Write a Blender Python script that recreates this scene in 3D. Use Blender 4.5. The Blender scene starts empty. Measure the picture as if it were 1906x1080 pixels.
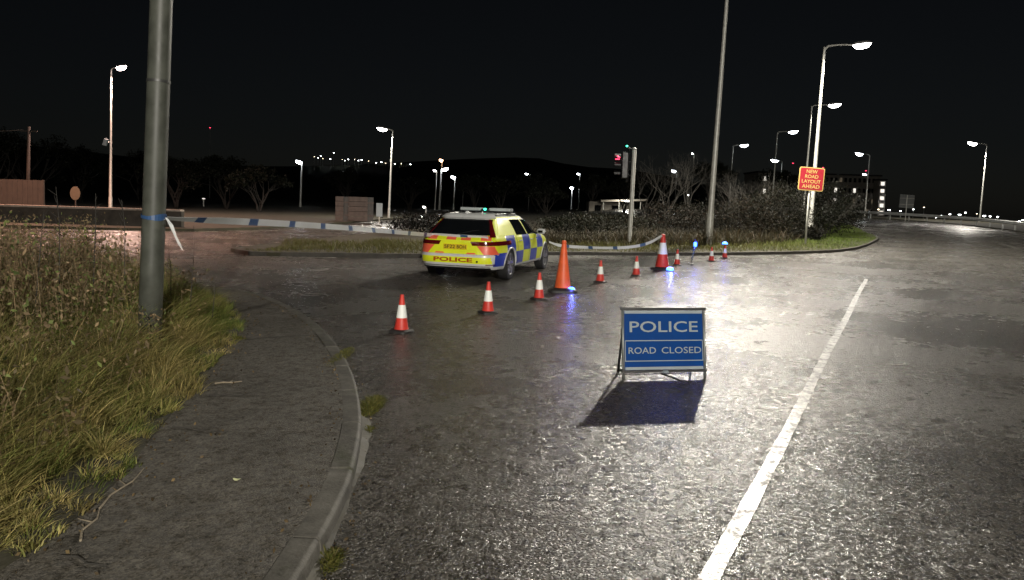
import bpy, bmesh, math, random
import numpy as np
from mathutils import Vector, Matrix

# ------------------------------------------------------------------ camera, sky, exposure
scene = bpy.context.scene
COL = scene.collection
R = math.radians
random.seed(7)
rng = np.random.default_rng(7)

IMW, IMH = 1906.0, 1080.0
FPX = 1376.0                       # focal length in photo pixels (26 mm equivalent)
PITCH, ROLL, EYE = R(3.5), R(1.7), 1.66
CY = 462.0                         # principal point row (the photo is a crop)

cam_d = bpy.data.cameras.new('camera')
cam_d.sensor_width = 36.0
cam_d.lens = FPX / IMW * 36.0
cam_d.shift_y = -(IMH / 2 - CY) / IMW
cam_d.clip_end = 6000
cam = bpy.data.objects.new('camera', cam_d)
COL.objects.link(cam)
CAM_M = Matrix.Translation((0, 0, EYE)) @ Matrix.Rotation(R(90) - PITCH, 4, 'X') @ Matrix.Rotation(ROLL, 4, 'Z')
cam.matrix_world = CAM_M
scene.camera = cam

world = bpy.data.worlds.new('World')
scene.world = world
world.use_nodes = True
wn = world.node_tree
for n in list(wn.nodes):
    wn.nodes.remove(n)
wo = wn.nodes.new('ShaderNodeOutputWorld')
wb = wn.nodes.new('ShaderNodeBackground')
ws = wn.nodes.new('ShaderNodeTexSky')
ws.sky_type = 'NISHITA'
ws.sun_disc = False
ws.sun_elevation = R(30)
ws.sun_rotation = R(200)
ws.air_density = 1.0
ws.dust_density = 0.6
wb.inputs['Strength'].default_value = 0.0006
hs_ = wn.nodes.new('ShaderNodeHueSaturation')
hs_.inputs['Saturation'].default_value = 0.55
wn.links.new(ws.outputs['Color'], hs_.inputs['Color'])
wn.links.new(hs_.outputs['Color'], wb.inputs['Color'])
wn.links.new(wb.outputs['Background'], wo.inputs['Surface'])

scene.view_settings.view_transform = 'Standard'
scene.view_settings.look = 'None'
scene.view_settings.exposure = 0.32
scene.view_settings.gamma = 1.0
scene.view_settings.use_curve_mapping = False
scene.render.engine = 'CYCLES'
scene.cycles.use_denoising = True
scene.cycles.max_bounces = 5
scene.cycles.diffuse_bounces = 2
scene.cycles.glossy_bounces = 2
scene.cycles.sample_clamp_indirect = 4.0
scene.cycles.caustics_reflective = False
scene.cycles.caustics_refractive = False


def ray(px, py):
    v = Vector(((px - IMW / 2) / FPX, -(py - CY) / FPX, -1.0))
    return CAM_M.to_3x3() @ v


def G(px, py, z=0.0):
    """photo pixel -> point on the level z"""
    d = ray(px, py)
    t = (z - EYE) / d.z
    return Vector((d.x * t, d.y * t, z))


def PD(px, py, dist):
    """photo pixel -> point at forward distance dist"""
    d = ray(px, py)
    t = dist / d.y
    return Vector((d.x * t, dist, EYE + d.z * t))


def sstep(a, b, x):
    t = min(1.0, max(0.0, (x - a) / (b - a)))
    return t * t * (3 - 2 * t)


def zroad(x, y):
    """the slip road climbs gently beyond the grass nose"""
    return min(1.3, 0.02 * max(0.0, y - 38.0)) * sstep(6, 16, x)


def zground(x, y):
    z = zroad(x, y)
    out = sstep(48, 75, x) * sstep(-30, 20, y) + sstep(125, 190, y) * sstep(0, 60, x)
    return z * (1 - min(1, out)) - 7.0 * min(1, out)


# ------------------------------------------------------------------ helpers
def setp(o, label=None, cat=None, group=None, kind=None):
    if label: o['label'] = label
    if cat: o['category'] = cat
    if group: o['group'] = group
    if kind: o['kind'] = kind
    return o


def empty(name, loc=(0, 0, 0), rz=0.0, label=None, cat=None, group=None):
    o = bpy.data.objects.new(name, None)
    COL.objects.link(o)
    o.location = loc
    o.rotation_euler = (0, 0, rz)
    o.empty_display_size = 0.1
    return setp(o, label, cat, group)


def link(name, me, parent=None, mats=None, smooth=False):
    if mats is not None:
        for m in (mats if isinstance(mats, (list, tuple)) else [mats]):
            me.materials.append(m)
    if smooth:
        me.polygons.foreach_set('use_smooth', [True] * len(me.polygons))
    o = bpy.data.objects.new(name, me)
    COL.objects.link(o)
    if parent is not None:
        o.parent = parent
    return o


class MB:
    """collects shapes into one mesh"""
    def __init__(self):
        self.v, self.f, self.m = [], [], []

    def add(self, vs, fs, mi=0):
        b = len(self.v)
        self.v += [tuple(p) for p in vs]
        self.f += [tuple(b + i for i in f) for f in fs]
        self.m += [mi] * len(fs)

    def box(self, c, s, rot=None, mi=0):
        hx, hy, hz = s[0] / 2, s[1] / 2, s[2] / 2
        vs = [Vector((x * hx, y * hy, z * hz)) for x in (-1, 1) for y in (-1, 1) for z in (-1, 1)]
        if rot is not None:
            vs = [rot @ p for p in vs]
        c = Vector(c)
        self.add([p + c for p in vs], [(0, 1, 3, 2), (4, 6, 7, 5), (0, 4, 5, 1), (2, 3, 7, 6), (0, 2, 6, 4), (1, 5, 7, 3)], mi)

    def rings(self, rings, closed=True, cap0=True, cap1=True, mi=0):
        n = len(rings[0])
        b = len(self.v)
        for r in rings:
            self.v += [tuple(p) for p in r]
        for k in range(len(rings) - 1):
            for i in range(n if closed else n - 1):
                j = (i + 1) % n
                self.f.append((b + k * n + i, b + k * n + j, b + (k + 1) * n + j, b + (k + 1) * n + i))
                self.m.append(mi)
        if cap0:
            self.f.append(tuple(b + i for i in range(n))[::-1]); self.m.append(mi)
        if cap1:
            self.f.append(tuple(b + (len(rings) - 1) * n + i for i in range(n))); self.m.append(mi)

    def tube(self, pts, rad, n=8, mi=0, caps=True):
        pts = [Vector(p) for p in pts]
        if not isinstance(rad, (list, tuple)):
            rad = [rad] * len(pts)
        rings = []
        for k, p in enumerate(pts):
            t = (pts[min(k + 1, len(pts) - 1)] - pts[max(k - 1, 0)]).normalized()
            up = Vector((0, 0, 1)) if abs(t.z) < 0.95 else Vector((0, 1, 0))
            a = t.cross(up).normalized()
            c = a.cross(t)
            rings.append([p + (a * math.cos(2 * math.pi * i / n) + c * math.sin(2 * math.pi * i / n)) * rad[k] for i in range(n)])
        self.rings(rings, True, caps, caps, mi)

    def lathe(self, prof, n=24, mi=0, axis='Z', c=(0, 0, 0)):
        c = Vector(c)
        rings = []
        for r, z in prof:
            ring = []
            for i in range(n):
                a = 2 * math.pi * i / n
                if axis == 'Z':
                    p = Vector((r * math.cos(a), r * math.sin(a), z))
                else:
                    p = Vector((r * math.cos(a), z, r * math.sin(a)))
                ring.append(c + p)
            rings.append(ring)
        self.rings(rings, True, True, True, mi)

    def mesh(self, name, recalc=True):
        me = bpy.data.meshes.new(name)
        me.from_pydata(self.v, [], self.f)
        me.polygons.foreach_set('material_index', self.m)
        if recalc:
            bm = bmesh.new(); bm.from_mesh(me)
            bmesh.ops.recalc_face_normals(bm, faces=bm.faces)
            bm.to_mesh(me); bm.free()
        me.update()
        return me

    def build(self, name, mats, parent=None, smooth=False, sharp=None, bevel=None):
        me = self.mesh(name)
        o = link(name, me, parent, mats, smooth or sharp is not None)
        if sharp is not None:
            me.set_sharp_from_angle(angle=R(sharp))
        if bevel:
            b = o.modifiers.new('bevel', 'BEVEL'); b.width = bevel; b.segments = 2; b.limit_method = 'ANGLE'
        return o


def sheet(name, poly, z, mat, thick=None, kind='structure', parent=None, zf=None):
    """filled outline; with thick it gets a skirt downwards"""
    bm = bmesh.new()
    vs = [bm.verts.new((p[0], p[1], (zf(p[0], p[1]) if zf else 0.0) + z)) for p in poly]
    f = bm.faces.new(vs)
    if f.normal.z < 0:
        f.normal_flip()
    bm.normal_update()
    if f.normal.z < 0:
        bmesh.ops.reverse_faces(bm, faces=[f])
    if thick:
        r = bmesh.ops.extrude_face_region(bm, geom=[f])
        nv = [g for g in r['geom'] if isinstance(g, bmesh.types.BMVert)]
        for v in vs:
            v.co.z -= thick
    bmesh.ops.triangulate(bm, faces=list(bm.faces))
    bmesh.ops.recalc_face_normals(bm, faces=list(bm.faces))
    me = bpy.data.meshes.new(name); bm.to_mesh(me); bm.free()
    o = link(name, me, parent, mat)
    if kind:
        o['kind'] = kind
    return o


# ------------------------------------------------------------------ materials
def mat_new(name):
    m = bpy.data.materials.new(name)
    m.use_nodes = True
    nt = m.node_tree
    b = nt.nodes['Principled BSDF']
    return m, nt, b


def N(nt, typ, **kw):
    n = nt.nodes.new(typ)
    for k, v in kw.items():
        if k.startswith('i_'):
            n.inputs[k[2:].replace('_', ' ')].default_value = v
        else:
            setattr(n, k, v)
    return n


def ramp(nt, src, stops):
    r = nt.nodes.new('ShaderNodeValToRGB')
    els = r.color_ramp.elements
    while len(els) < len(stops):
        els.new(0.5)
    for e, (p, c) in zip(els, stops):
        e.position = p
        e.color = (c[0], c[1], c[2], 1) if isinstance(c, (tuple, list)) else (c, c, c, 1)
    nt.links.new(src, r.inputs['Fac'])
    return r.outputs['Color']


def simple(name, col, rough=0.5, metal=0.0, spec=0.5, var=0.15, scale=8.0, bump=0.0, coat=0.0):
    """plain surface with a little uneven grain and wear"""
    m, nt, b = mat_new(name)
    tc = N(nt, 'ShaderNodeTexCoord')
    no = N(nt, 'ShaderNodeTexNoise', i_Scale=scale, i_Detail=5.0, i_Roughness=0.6)
    nt.links.new(tc.outputs['Object'], no.inputs['Vector'])
    lo = [max(0, c * (1 - var)) for c in col]
    hi = [min(1, c * (1 + var)) for c in col]
    nt.links.new(ramp(nt, no.outputs['Fac'], [(0.3, lo), (0.7, hi)]), b.inputs['Base Color'])
    b.inputs['Roughness'].default_value = rough
    nt.links.new(ramp(nt, no.outputs['Fac'], [(0.25, max(0, rough - 0.08)), (0.75, min(1, rough + 0.08))]), b.inputs['Roughness'])
    b.inputs['Metallic'].default_value = metal
    b.inputs['Specular IOR Level'].default_value = spec
    b.inputs['Coat Weight'].default_value = coat
    if bump:
        bp = N(nt, 'ShaderNodeBump', i_Strength=bump, i_Distance=0.01)
        nt.links.new(no.outputs['Fac'], bp.inputs['Height'])
        nt.links.new(bp.outputs['Normal'], b.inputs['Normal'])
    return m


def emit(name, col, strength, sample=False):
    m, nt, b = mat_new(name)
    b.inputs['Base Color'].default_value = (0.02, 0.02, 0.02, 1)
    b.inputs['Emission Color'].default_value = (*col, 1)
    b.inputs['Emission Strength'].default_value = strength
    if not sample:
        m.cycles.emission_sampling = 'NONE'
    return m


def asphalt(name, dark, light, rough_lo, rough_hi, chip=70.0, bstr=0.9, bdist=0.012, patch=0.35, spec=0.5, lump=0.25, tilt=45.0):
    m, nt, b = mat_new(name)
    L = nt.links.new
    tc = N(nt, 'ShaderNodeTexCoord')
    vo = N(nt, 'ShaderNodeTexVoronoi', i_Scale=chip, i_Randomness=1.0)
    L(tc.outputs['Object'], vo.inputs['Vector'])
    vo2 = N(nt, 'ShaderNodeTexVoronoi', i_Scale=chip * 0.45, i_Randomness=1.0)
    L(tc.outputs['Object'], vo2.inputs['Vector'])
    fine = N(nt, 'ShaderNodeTexNoise', i_Scale=chip * 2.2, i_Detail=3.0)
    L(tc.outputs['Object'], fine.inputs['Vector'])
    big = N(nt, 'ShaderNodeTexNoise', i_Scale=patch, i_Detail=6.0, i_Roughness=0.62, i_Distortion=0.4)
    L(tc.outputs['Object'], big.inputs['Vector'])
    mid = N(nt, 'ShaderNodeTexNoise', i_Scale=6.0, i_Detail=5.0, i_Roughness=0.65)
    L(tc.outputs['Object'], mid.inputs['Vector'])
    # colour: stone chips of uneven shade, large worn patches
    chipc = ramp(nt, vo.outputs['Color'], [(0.15, dark), (0.85, light)])
    bigc = ramp(nt, big.outputs['Fac'], [(0.32, 0.78), (0.5, 1.0), (0.7, 1.18)])
    mx = N(nt, 'ShaderNodeMix', data_type='RGBA', blend_type='MULTIPLY')
    mx.inputs[0].default_value = 1.0
    L(chipc, mx.inputs[6]); L(bigc, mx.inputs[7])
    midc = ramp(nt, mid.outputs['Fac'], [(0.3, 0.75), (0.7, 1.2)])
    mx2 = N(nt, 'ShaderNodeMix', data_type='RGBA', blend_type='MULTIPLY')
    mx2.inputs[0].default_value = 1.0
    L(mx.outputs[2], mx2.inputs[6]); L(midc, mx2.inputs[7])
    L(mx2.outputs[2], b.inputs['Base Color'])
    add = N(nt, 'ShaderNodeMath', operation='ADD')
    L(big.outputs['Fac'], add.inputs[0])
    mm = N(nt, 'ShaderNodeMath', operation='MULTIPLY'); mm.inputs[1].default_value = 0.6
    L(mid.outputs['Fac'], mm.inputs[0]); L(mm.outputs[0], add.inputs[1])
    L(ramp(nt, add.outputs[0], [(0.6, rough_lo), (1.0, rough_hi)]), b.inputs['Roughness'])
    wet = N(nt, 'ShaderNodeTexNoise', i_Scale=15.0, i_Detail=7.0, i_Roughness=0.72, i_Distortion=0.3)
    L(tc.outputs['Object'], wet.inputs['Vector'])
    L(ramp(nt, wet.outputs['Fac'], [(0.40, spec * 0.15), (0.58, spec * 1.5)]), b.inputs['Specular IOR Level'])
    # relief: chips stand proud of the binder
    flat = ramp(nt, vo.outputs['Distance'], [(0.38, 1.0), (0.62, 0.0)])       # flat-topped stones, sunk binder
    sepc = N(nt, 'ShaderNodeSeparateColor'); L(vo.outputs['Color'], sepc.inputs[0])
    h1 = N(nt, 'ShaderNodeMath', operation='MULTIPLY_ADD'); h1.inputs[1].default_value = 0.55
    L(sepc.outputs[0], h1.inputs[0]); L(flat, h1.inputs[2])
    h2 = N(nt, 'ShaderNodeMath', operation='MULTIPLY_ADD'); h2.inputs[1].default_value = -lump
    # every stone tilts its own way
    dv = N(nt, 'ShaderNodeVectorMath', operation='SUBTRACT'); L(tc.outputs['Object'], dv.inputs[0]); L(vo.outputs['Position'], dv.inputs[1])
    cv = N(nt, 'ShaderNodeVectorMath', operation='SUBTRACT'); L(vo.outputs['Color'], cv.inputs[0]); cv.inputs[1].default_value = (0.5, 0.5, 0.5)
    dt = N(nt, 'ShaderNodeVectorMath', operation='DOT_PRODUCT'); L(dv.outputs[0], dt.inputs[0]); L(cv.outputs[0], dt.inputs[1])
    tl = N(nt, 'ShaderNodeMath', operation='MULTIPLY_ADD'); tl.inputs[1].default_value = tilt
    L(dt.outputs['Value'], tl.inputs[0]); L(h1.outputs[0], tl.inputs[2])
    L(vo2.outputs['Distance'], h2.inputs[0]); L(tl.outputs[0], h2.inputs[2])
    h3 = N(nt, 'ShaderNodeMath', operation='MULTIPLY_ADD'); h3.inputs[1].default_value = 0.4
    L(fine.outputs['Fac'], h3.inputs[0]); L(h2.outputs[0], h3.inputs[2])
    h4 = N(nt, 'ShaderNodeMath', operation='MULTIPLY_ADD'); h4.inputs[1].default_value = 0.08
    L(mid.outputs['Fac'], h4.inputs[0]); L(h3.outputs[0], h4.inputs[2])
    bp = N(nt, 'ShaderNodeBump', i_Strength=bstr, i_Distance=bdist)
    L(h4.outputs[0], bp.inputs['Height'])
    L(bp.outputs['Normal'], b.inputs['Normal'])
    return m, nt, b


M = {}
M['asphalt'], _, _ = asphalt('asphalt', (0.018, 0.017, 0.015), (0.125, 0.116, 0.10), 0.20, 0.34, chip=54.0, bstr=1.0, bdist=0.0085, spec=0.55)
M['path'], _, _ = asphalt('path_asphalt', (0.042, 0.038, 0.031), (0.125, 0.113, 0.093), 0.6, 0.85, patch=0.9, chip=95.0, bstr=0.5, bdist=0.006)
def kerb_mat():
    m, nt, b = mat_new('kerb_concrete')
    L = nt.links.new
    tc = N(nt, 'ShaderNodeTexCoord')
    n1 = N(nt, 'ShaderNodeTexNoise', i_Scale=3.2, i_Detail=8.0, i_Roughness=0.72)
    n2 = N(nt, 'ShaderNodeTexNoise', i_Scale=55.0, i_Detail=4.0)
    n3 = N(nt, 'ShaderNodeTexNoise', i_Scale=1.3, i_Detail=6.0, i_Roughness=0.7)
    for n_ in (n1, n2, n3): L(tc.outputs['Object'], n_.inputs['Vector'])
    c1 = ramp(nt, n1.outputs['Fac'], [(0.36, (0.035, 0.032, 0.026)), (0.52, (0.088, 0.082, 0.068)), (0.7, (0.145, 0.137, 0.118))])
    c2 = ramp(nt, n3.outputs['Fac'], [(0.52, (1, 1, 1)), (0.64, (0.42, 0.5, 0.25))])
    mx = N(nt, 'ShaderNodeMix', data_type='RGBA', blend_type='MULTIPLY'); mx.inputs[0].default_value = 1.0
    L(c1, mx.inputs[6]); L(c2, mx.inputs[7]); L(mx.outputs[2], b.inputs['Base Color'])
    b.inputs['Roughness'].default_value = 0.75
    bp = N(nt, 'ShaderNodeBump', i_Strength=0.6, i_Distance=0.006)
    L(n2.outputs['Fac'], bp.inputs['Height']); L(bp.outputs['Normal'], b.inputs['Normal'])
    return m


M['kerb'] = kerb_mat()
M['fillet'] = simple('gutter_concrete', (0.065, 0.06, 0.045), 0.75, var=0.4, scale=9, bump=0.6)
M['soil'] = simple('soil', (0.035, 0.032, 0.018), 0.95, var=0.5, scale=3, bump=0.8)
M['ground'] = simple('dark_turf', (0.02, 0.025, 0.012), 0.95, var=0.5, scale=0.3)
M['hill'] = simple('dark_hill', (0.02, 0.025, 0.02), 1.0, var=0.4, scale=0.01)


def paint_line():
    m, nt, b = mat_new('worn_road_paint')
    L = nt.links.new
    tc = N(nt, 'ShaderNodeTexCoord')
    no = N(nt, 'ShaderNodeTexNoise', i_Scale=20.0, i_Detail=7.0, i_Roughness=0.85)
    L(tc.outputs['Object'], no.inputs['Vector'])
    n2 = N(nt, 'ShaderNodeTexNoise', i_Scale=6.5, i_Detail=4.0, i_Roughness=0.7)
    L(tc.outputs['Object'], n2.inputs['Vector'])
    ad = N(nt, 'ShaderNodeMath', operation='ADD')
    L(no.outputs['Fac'], ad.inputs[0]); L(n2.outputs['Fac'], ad.inputs[1])
    hf = N(nt, 'ShaderNodeMath', operation='MULTIPLY'); hf.inputs[1].default_value = 0.5
    L(ad.outputs[0], hf.inputs[0])
    L(ramp(nt, hf.outputs[0], [(0.44, (0.05, 0.047, 0.043)), (0.56, (0.36, 0.35, 0.32))]), b.inputs['Base Color'])
    L(ramp(nt, hf.outputs[0], [(0.425, 0.45), (0.53, 0.28)]), b.inputs['Roughness'])
    L(ramp(nt, hf.outputs[0], [(0.43, 0.1), (0.53, 0.75)]), b.inputs['Specular IOR Level'])
    bp = N(nt, 'ShaderNodeBump', i_Strength=0.5, i_Distance=0.004)
    vo = N(nt, 'ShaderNodeTexVoronoi', i_Scale=60.0)
    L(tc.outputs['Object'], vo.inputs['Vector'])
    L(vo.outputs['Distance'], bp.inputs['Height'])
    bp.invert = True
    L(bp.outputs['Normal'], b.inputs['Normal'])
    return m


M['line'] = paint_line()


def foliage_mat(name, rough=0.6):
    m, nt, b = mat_new(name)
    at = N(nt, 'ShaderNodeAttribute', attribute_name='tint')
    nt.links.new(at.outputs['Color'], b.inputs['Base Color'])
    b.inputs['Roughness'].default_value = rough
    b.inputs['Specular IOR Level'].default_value = 0.25
    tr = N(nt, 'ShaderNodeBsdfTranslucent')
    nt.links.new(at.outputs['Color'], tr.inputs['Color'])
    mx = N(nt, 'ShaderNodeMixShader'); mx.inputs[0].default_value = 0.3
    out = nt.nodes['Material Output']
    nt.links.new(b.outputs[0], mx.inputs[1]); nt.links.new(tr.outputs[0], mx.inputs[2])
    nt.links.new(mx.outputs[0], out.inputs['Surface'])
    return m


M['leaf'] = foliage_mat('plant_leaf')
M['bark'] = simple('bark', (0.034, 0.031, 0.026), 0.9, var=0.4, scale=12, bump=0.6)
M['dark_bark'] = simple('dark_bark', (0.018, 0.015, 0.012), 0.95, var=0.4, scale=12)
M['steel'] = simple('galvanised_steel', (0.33, 0.34, 0.33), 0.42, metal=0.75, var=0.25, scale=10)
M['column'] = simple('galvanised_column', (0.50, 0.50, 0.46), 0.45, metal=0.2, var=0.2, scale=6, bump=0.1)
M['pole'] = simple('weathered_pole', (0.062, 0.066, 0.054), 0.5, spec=0.4, var=0.35, scale=5, bump=0.15)
M['darksteel'] = simple('dark_steel', (0.06, 0.06, 0.058), 0.45, metal=0.3, var=0.25)
M['rubber'] = simple('black_rubber', (0.022, 0.021, 0.02), 0.6, var=0.4, scale=20, bump=0.2)
M['black'] = simple('black_plastic', (0.014, 0.014, 0.015), 0.4, var=0.3)
M['lantern'] = simple('lantern_grey', (0.25, 0.25, 0.25), 0.5, var=0.15)
M['lens_white'] = emit('lamp_lens_white', (1.0, 0.97, 0.93), 22.0, sample=True)
M['lens_cool'] = emit('lamp_lens_cool', (0.86, 0.92, 1.0), 26.0)
M['lens_pink'] = emit('lamp_lens_pinkish', (1.0, 0.78, 0.74), 20.0, sample=True)
M['lens_sodium'] = emit('lamp_lens_sodium', (1.0, 0.55, 0.3), 10.0)
M['led_red'] = emit('led_red', (1.0, 0.05, 0.12), 3.0)
M['led_green'] = emit('led_green', (0.05, 1.0, 0.55), 4.0)
M['led_blue'] = emit('led_blue', (0.03, 0.13, 1.0), 11.0, sample=True)
M['window_lit'] = emit('window_lit', (1.0, 0.93, 0.82), 0.9)
M['window_dim'] = emit('window_dim', (1.0, 0.8, 0.55), 0.07)

# ------------------------------------------------------------------ street lamps (built first: they are the light)
LEAN = 0.026                       # columns lean a little towards the slip road


def street_lamp(base, height, head_vec, label, lens='lens_white', watts=0.0, col=(1, 0.93, 0.82), r0=0.1, r1=0.05,
                lean=LEAN, head=0.8, group=None, arm=True, name='street_lamp', cutoff=79):
    """column > arm > lantern (> lens); base on the ground, head_vec = offset of the lantern from the column top"""
    base = Vector(base)
    t = empty(name, base, 0, label, 'street lamp', group)
    top = Vector((lean * height, 0, height))
    mb = MB()
    n = 14 if r0 > 0.08 else 8
    mb.tube([(0, 0, -0.15), top * 0.12, top * 0.121, top * 0.5, top], [r0 * 1.25, r0 * 1.22, r0, (r0 + r1) / 2, r1], n)
    mb.build('column', M['column'], t, sharp=40)
    hv = Vector(head_vec)
    dirv = Vector((hv.x, hv.y, 0)).normalized() if (abs(hv.x) + abs(hv.y)) > 0.01 else Vector((1, 0, 0))
    if arm:
        mb = MB()
        mb.tube([top - Vector((0, 0, 0.15)), top + Vector((0, 0, 0.05)) + hv * 0.12, top + hv * 0.5 + Vector((0, 0, 0.06)), top + hv], [r1 * 1.05, r1, r1 * 0.75, r1 * 0.6], 8)
        mb.build('arm', M['column'], t, sharp=60)
    lb = MB()
    c = top + hv + dirv * head * 0.4
    rot = Matrix.Rotation(math.atan2(dirv.y, dirv.x), 3, 'Z') @ Matrix.Rotation(-0.12, 3, 'Y')
    rings = []
    for k in range(9):
        s = -1 + k / 4
        w = max(0.02, (1 - abs(s) ** 2.6)) ** 0.5
        rings.append([c + rot @ Vector((s * head * 0.55, math.cos(a) * 0.21 * head * w, 0.03 * head + max(0, math.sin(a)) * 0.17 * head * w)) for a in [math.pi * 2 * i / 14 for i in range(14)]])
    lb.rings(rings)
    lan = lb.build('lantern', M['lantern'], t, sharp=45)
    le = MB()
    rings = []
    for k in range(9):
        s = -1 + k / 4
        w = max(0.03, (1 - abs(s) ** 2.4)) ** 0.5
        rings.append([c + rot @ Vector((s * head * 0.48, math.cos(a) * 0.20 * head * w, 0.025 * head + min(0.0, math.sin(a)) * 0.26 * head * w)) for a in [math.pi * 2 * i / 14 for i in range(14)]])
    le.rings(rings)
    le.build('lens', M[lens], lan, smooth=True)
    if watts:
        ld = bpy.data.lights.new(name + '_light', 'SPOT' if cutoff else 'POINT')
        if cutoff:                      # lantern optics: light ends at this angle from straight down
            ld.spot_size = R(2 * cutoff); ld.spot_blend = 0.22
        ld.energy = watts
        ld.color = col
        ld.shadow_soft_size = 0.16
        lo = bpy.data.objects.new('light', ld)
        COL.objects.link(lo)
        lo.parent = t
        lo.location = c + Vector((0, 0, -0.50 * head))
    return t


def lamp_at(px_top, py_top, px_head, dist, label, base_z=None, **kw):
    """column top at the pixel, distance dist; the column goes down to the ground"""
    tp = PD(px_top, py_top, dist)
    bz = zground(tp.x, tp.y) if base_z is None else base_z
    h = tp.z - bz
    hx = (px_head - px_top) / FPX * dist
    head = kw.get('head', 0.8)
    hv = (hx - math.copysign(head * 0.4, hx), -0.25, kw.pop('rise', 0.12))
    lean = kw.get('lean', LEAN)
    return street_lamp((tp.x - lean * h, tp.y, bz), h, hv, label, **kw)


# ------------------------------------------------------------------ ground, road, path, verges
def grid_sheet(name, x0, x1, y0, y1, nx, ny, zf, mat):
    xs = np.linspace(x0, x1, nx); ys = np.linspace(y0, y1, ny)
    vs = [(x, y, zf(x, y)) for y in ys for x in xs]
    fs = [(j * nx + i, j * nx + i + 1, (j + 1) * nx + i + 1, (j + 1) * nx + i) for j in range(ny - 1) for i in range(nx - 1)]
    me = bpy.data.meshes.new(name); me.from_pydata(vs, [], fs); me.update()
    o = link(name, me, None, mat, True)
    o['kind'] = 'structure'
    return o


def z_wide(x, y):
    z = zground(x, y) - 0.05
    # a hill rises far behind the junction on the left
    h = 40 * sstep(330, 620, y) * (1 - sstep(80, 330, x)) * (0.82 + 0.18 * math.sin(x * 0.012 + 1.0))
    return z + h


ground = grid_sheet('ground', -1400, 1400, -200, 1700, 141, 120, z_wide, M['ground'])
road = grid_sheet('road', -90, 47.5, -50, 124, 56, 71, lambda x, y: zroad(x, y), M['asphalt'])

# near kerb line (road-side top edge), traced on the pavement level
PZ = 0.105
kerb_px = [(578, 1033), (628, 944), (658, 876), (673, 801), (673, 754), (660, 695), (634, 647), (593, 600), (551, 573), (492, 548), (444, 538), (405, 533)]
kerb_pts = [G(x, y, PZ) for x, y in kerb_px]
d0 = (kerb_pts[0] - kerb_pts[1]).normalized()
pre = [kerb_pts[0] + d0 * s + Vector((-0.012, 0, 0)) * s * s for s in (7.0, 4.5, 2.5, 1.2)]
last = kerb_pts[-1]
post = [last + Vector(v) for v in ((-1.6, 0.12, 0), (-4, 0.0, 0), (-9, -0.5, 0), (-20, -1.5, 0), (-45, -4, 0))]
kerb_line = pre + kerb_pts + post


def resample(pts, step):
    out = [pts[0].copy()]
    acc = 0.0
    for a, b in zip(pts[:-1], pts[1:]):
        seg = (b - a).length
        d = step - acc
        while d <= seg:
            out.append(a.lerp(b, d / seg)); d += step
        acc = (acc + seg) % step
    return out


def smooth_line(pts, it=2):
    for _ in range(it):
        q = [pts[0]]
        for a, b in zip(pts[:-1], pts[1:]):
            q += [a.lerp(b, 0.25), a.lerp(b, 0.75)]
        pts = q + [pts[-1]]
    return pts


kerb_fine = resample(smooth_line(kerb_line), 0.05)


def normal_at(line, k):
    t = (line[min(k + 1, len(line) - 1)] - line[max(0, k - 1)]).normalized()
    return Vector((-t.y, t.x, 0))      # to the left of the walking direction = inland


KW = 0.135
kerb = bpy.data.objects.new('kerb', None); COL.objects.link(kerb); kerb['kind'] = 'structure'
step = 18                              # 0.9 m stones
k = 0
stone_n = 0
while k + step < len(kerb_fine) and stone_n < 46:
    idx = [k + round(i * step / 6) for i in range(7)]
    mb = MB(); rings = []
    dz = random.uniform(-0.006, 0.006)
    for q, i in enumerate(idx):
        p = kerb_fine[i]; nrm = normal_at(kerb_fine, i)
        t = Vector((nrm.y, -nrm.x, 0))
        e = (0.011 if q == 0 else -0.011 if q == 6 else 0)
        p = p + t * e
        rings.append([p + nrm * KW + Vector((0, 0, -0.25)), p + nrm * KW + Vector((0, 0, dz)), p + nrm * 0.022 + Vector((0, 0, dz)),
                      p + nrm * 0.004 + Vector((0, 0, dz - 0.012)), p + Vector((0, 0, dz - 0.03)), p - nrm * 0.012 + Vector((0, 0, -0.25))])
    mb.rings(rings)
    mb.build('kerb_stone', M['kerb'], kerb, bevel=0.006)
    k += step; stone_n += 1

# gutter: pale concrete haunch along the foot of the near kerb, broken away in places
mb = MB()
top, bot = [], []
for i in range(40, 190, 2):
    p = kerb_fine[i]; nrm = normal_at(kerb_fine, i)
    w = 0.045 + 0.03 * math.sin(i * 0.11) + random.uniform(-0.012, 0.012)
    top.append(Vector((p.x - nrm.x * 0.0, p.y - nrm.y * 0.0, 0.03)))
    bot.append(Vector((p.x - nrm.x * w, p.y - nrm.y * w, -0.004)))
for i in range(len(top) - 1):
    mb.add([top[i], bot[i], bot[i + 1], top[i + 1]], [(0, 1, 2, 3)])
gut = mb.build('gutter', M['fillet'], None); gut['kind'] = 'structure'

# pavement between the kerb and the grass
edge_px = [(30, 1040), (196, 926), (296, 795), (345, 742), (379, 700), (420, 655), (448, 618), (446, 592), (418, 566), (392, 552)]
edge = [G(x, y, PZ) for x, y in edge_px]
e0 = edge[0] + (edge[0] - edge[1]).normalized() * 1.5
e_pre = [Vector((kerb_fine[0].x - 1.75, kerb_fine[0].y, PZ)), e0]
e_post = [edge[-1] + Vector(v) for v in ((-1.2, 0.1, 0), (-4, 0.0, 0), (-9, -0.5, 0), (-20, -1.5, 0), (-45, -4, 0))]
edge_line = smooth_line(e_pre + edge + e_post)
inner = [kerb_fine[i] + normal_at(kerb_fine, i) * (KW - 0.01) for i in range(0, len(kerb_fine), 6)]
poly = [(p.x, p.y) for p in inner] + [(p.x, p.y) for p in edge_line[::-1]]
pav = sheet('pavement', poly, PZ - 0.006, M['path'], thick=0.2)

# left verge bank behind the pavement: rises away from it
EL = [(p.x, p.y) for p in edge_line]


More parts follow.
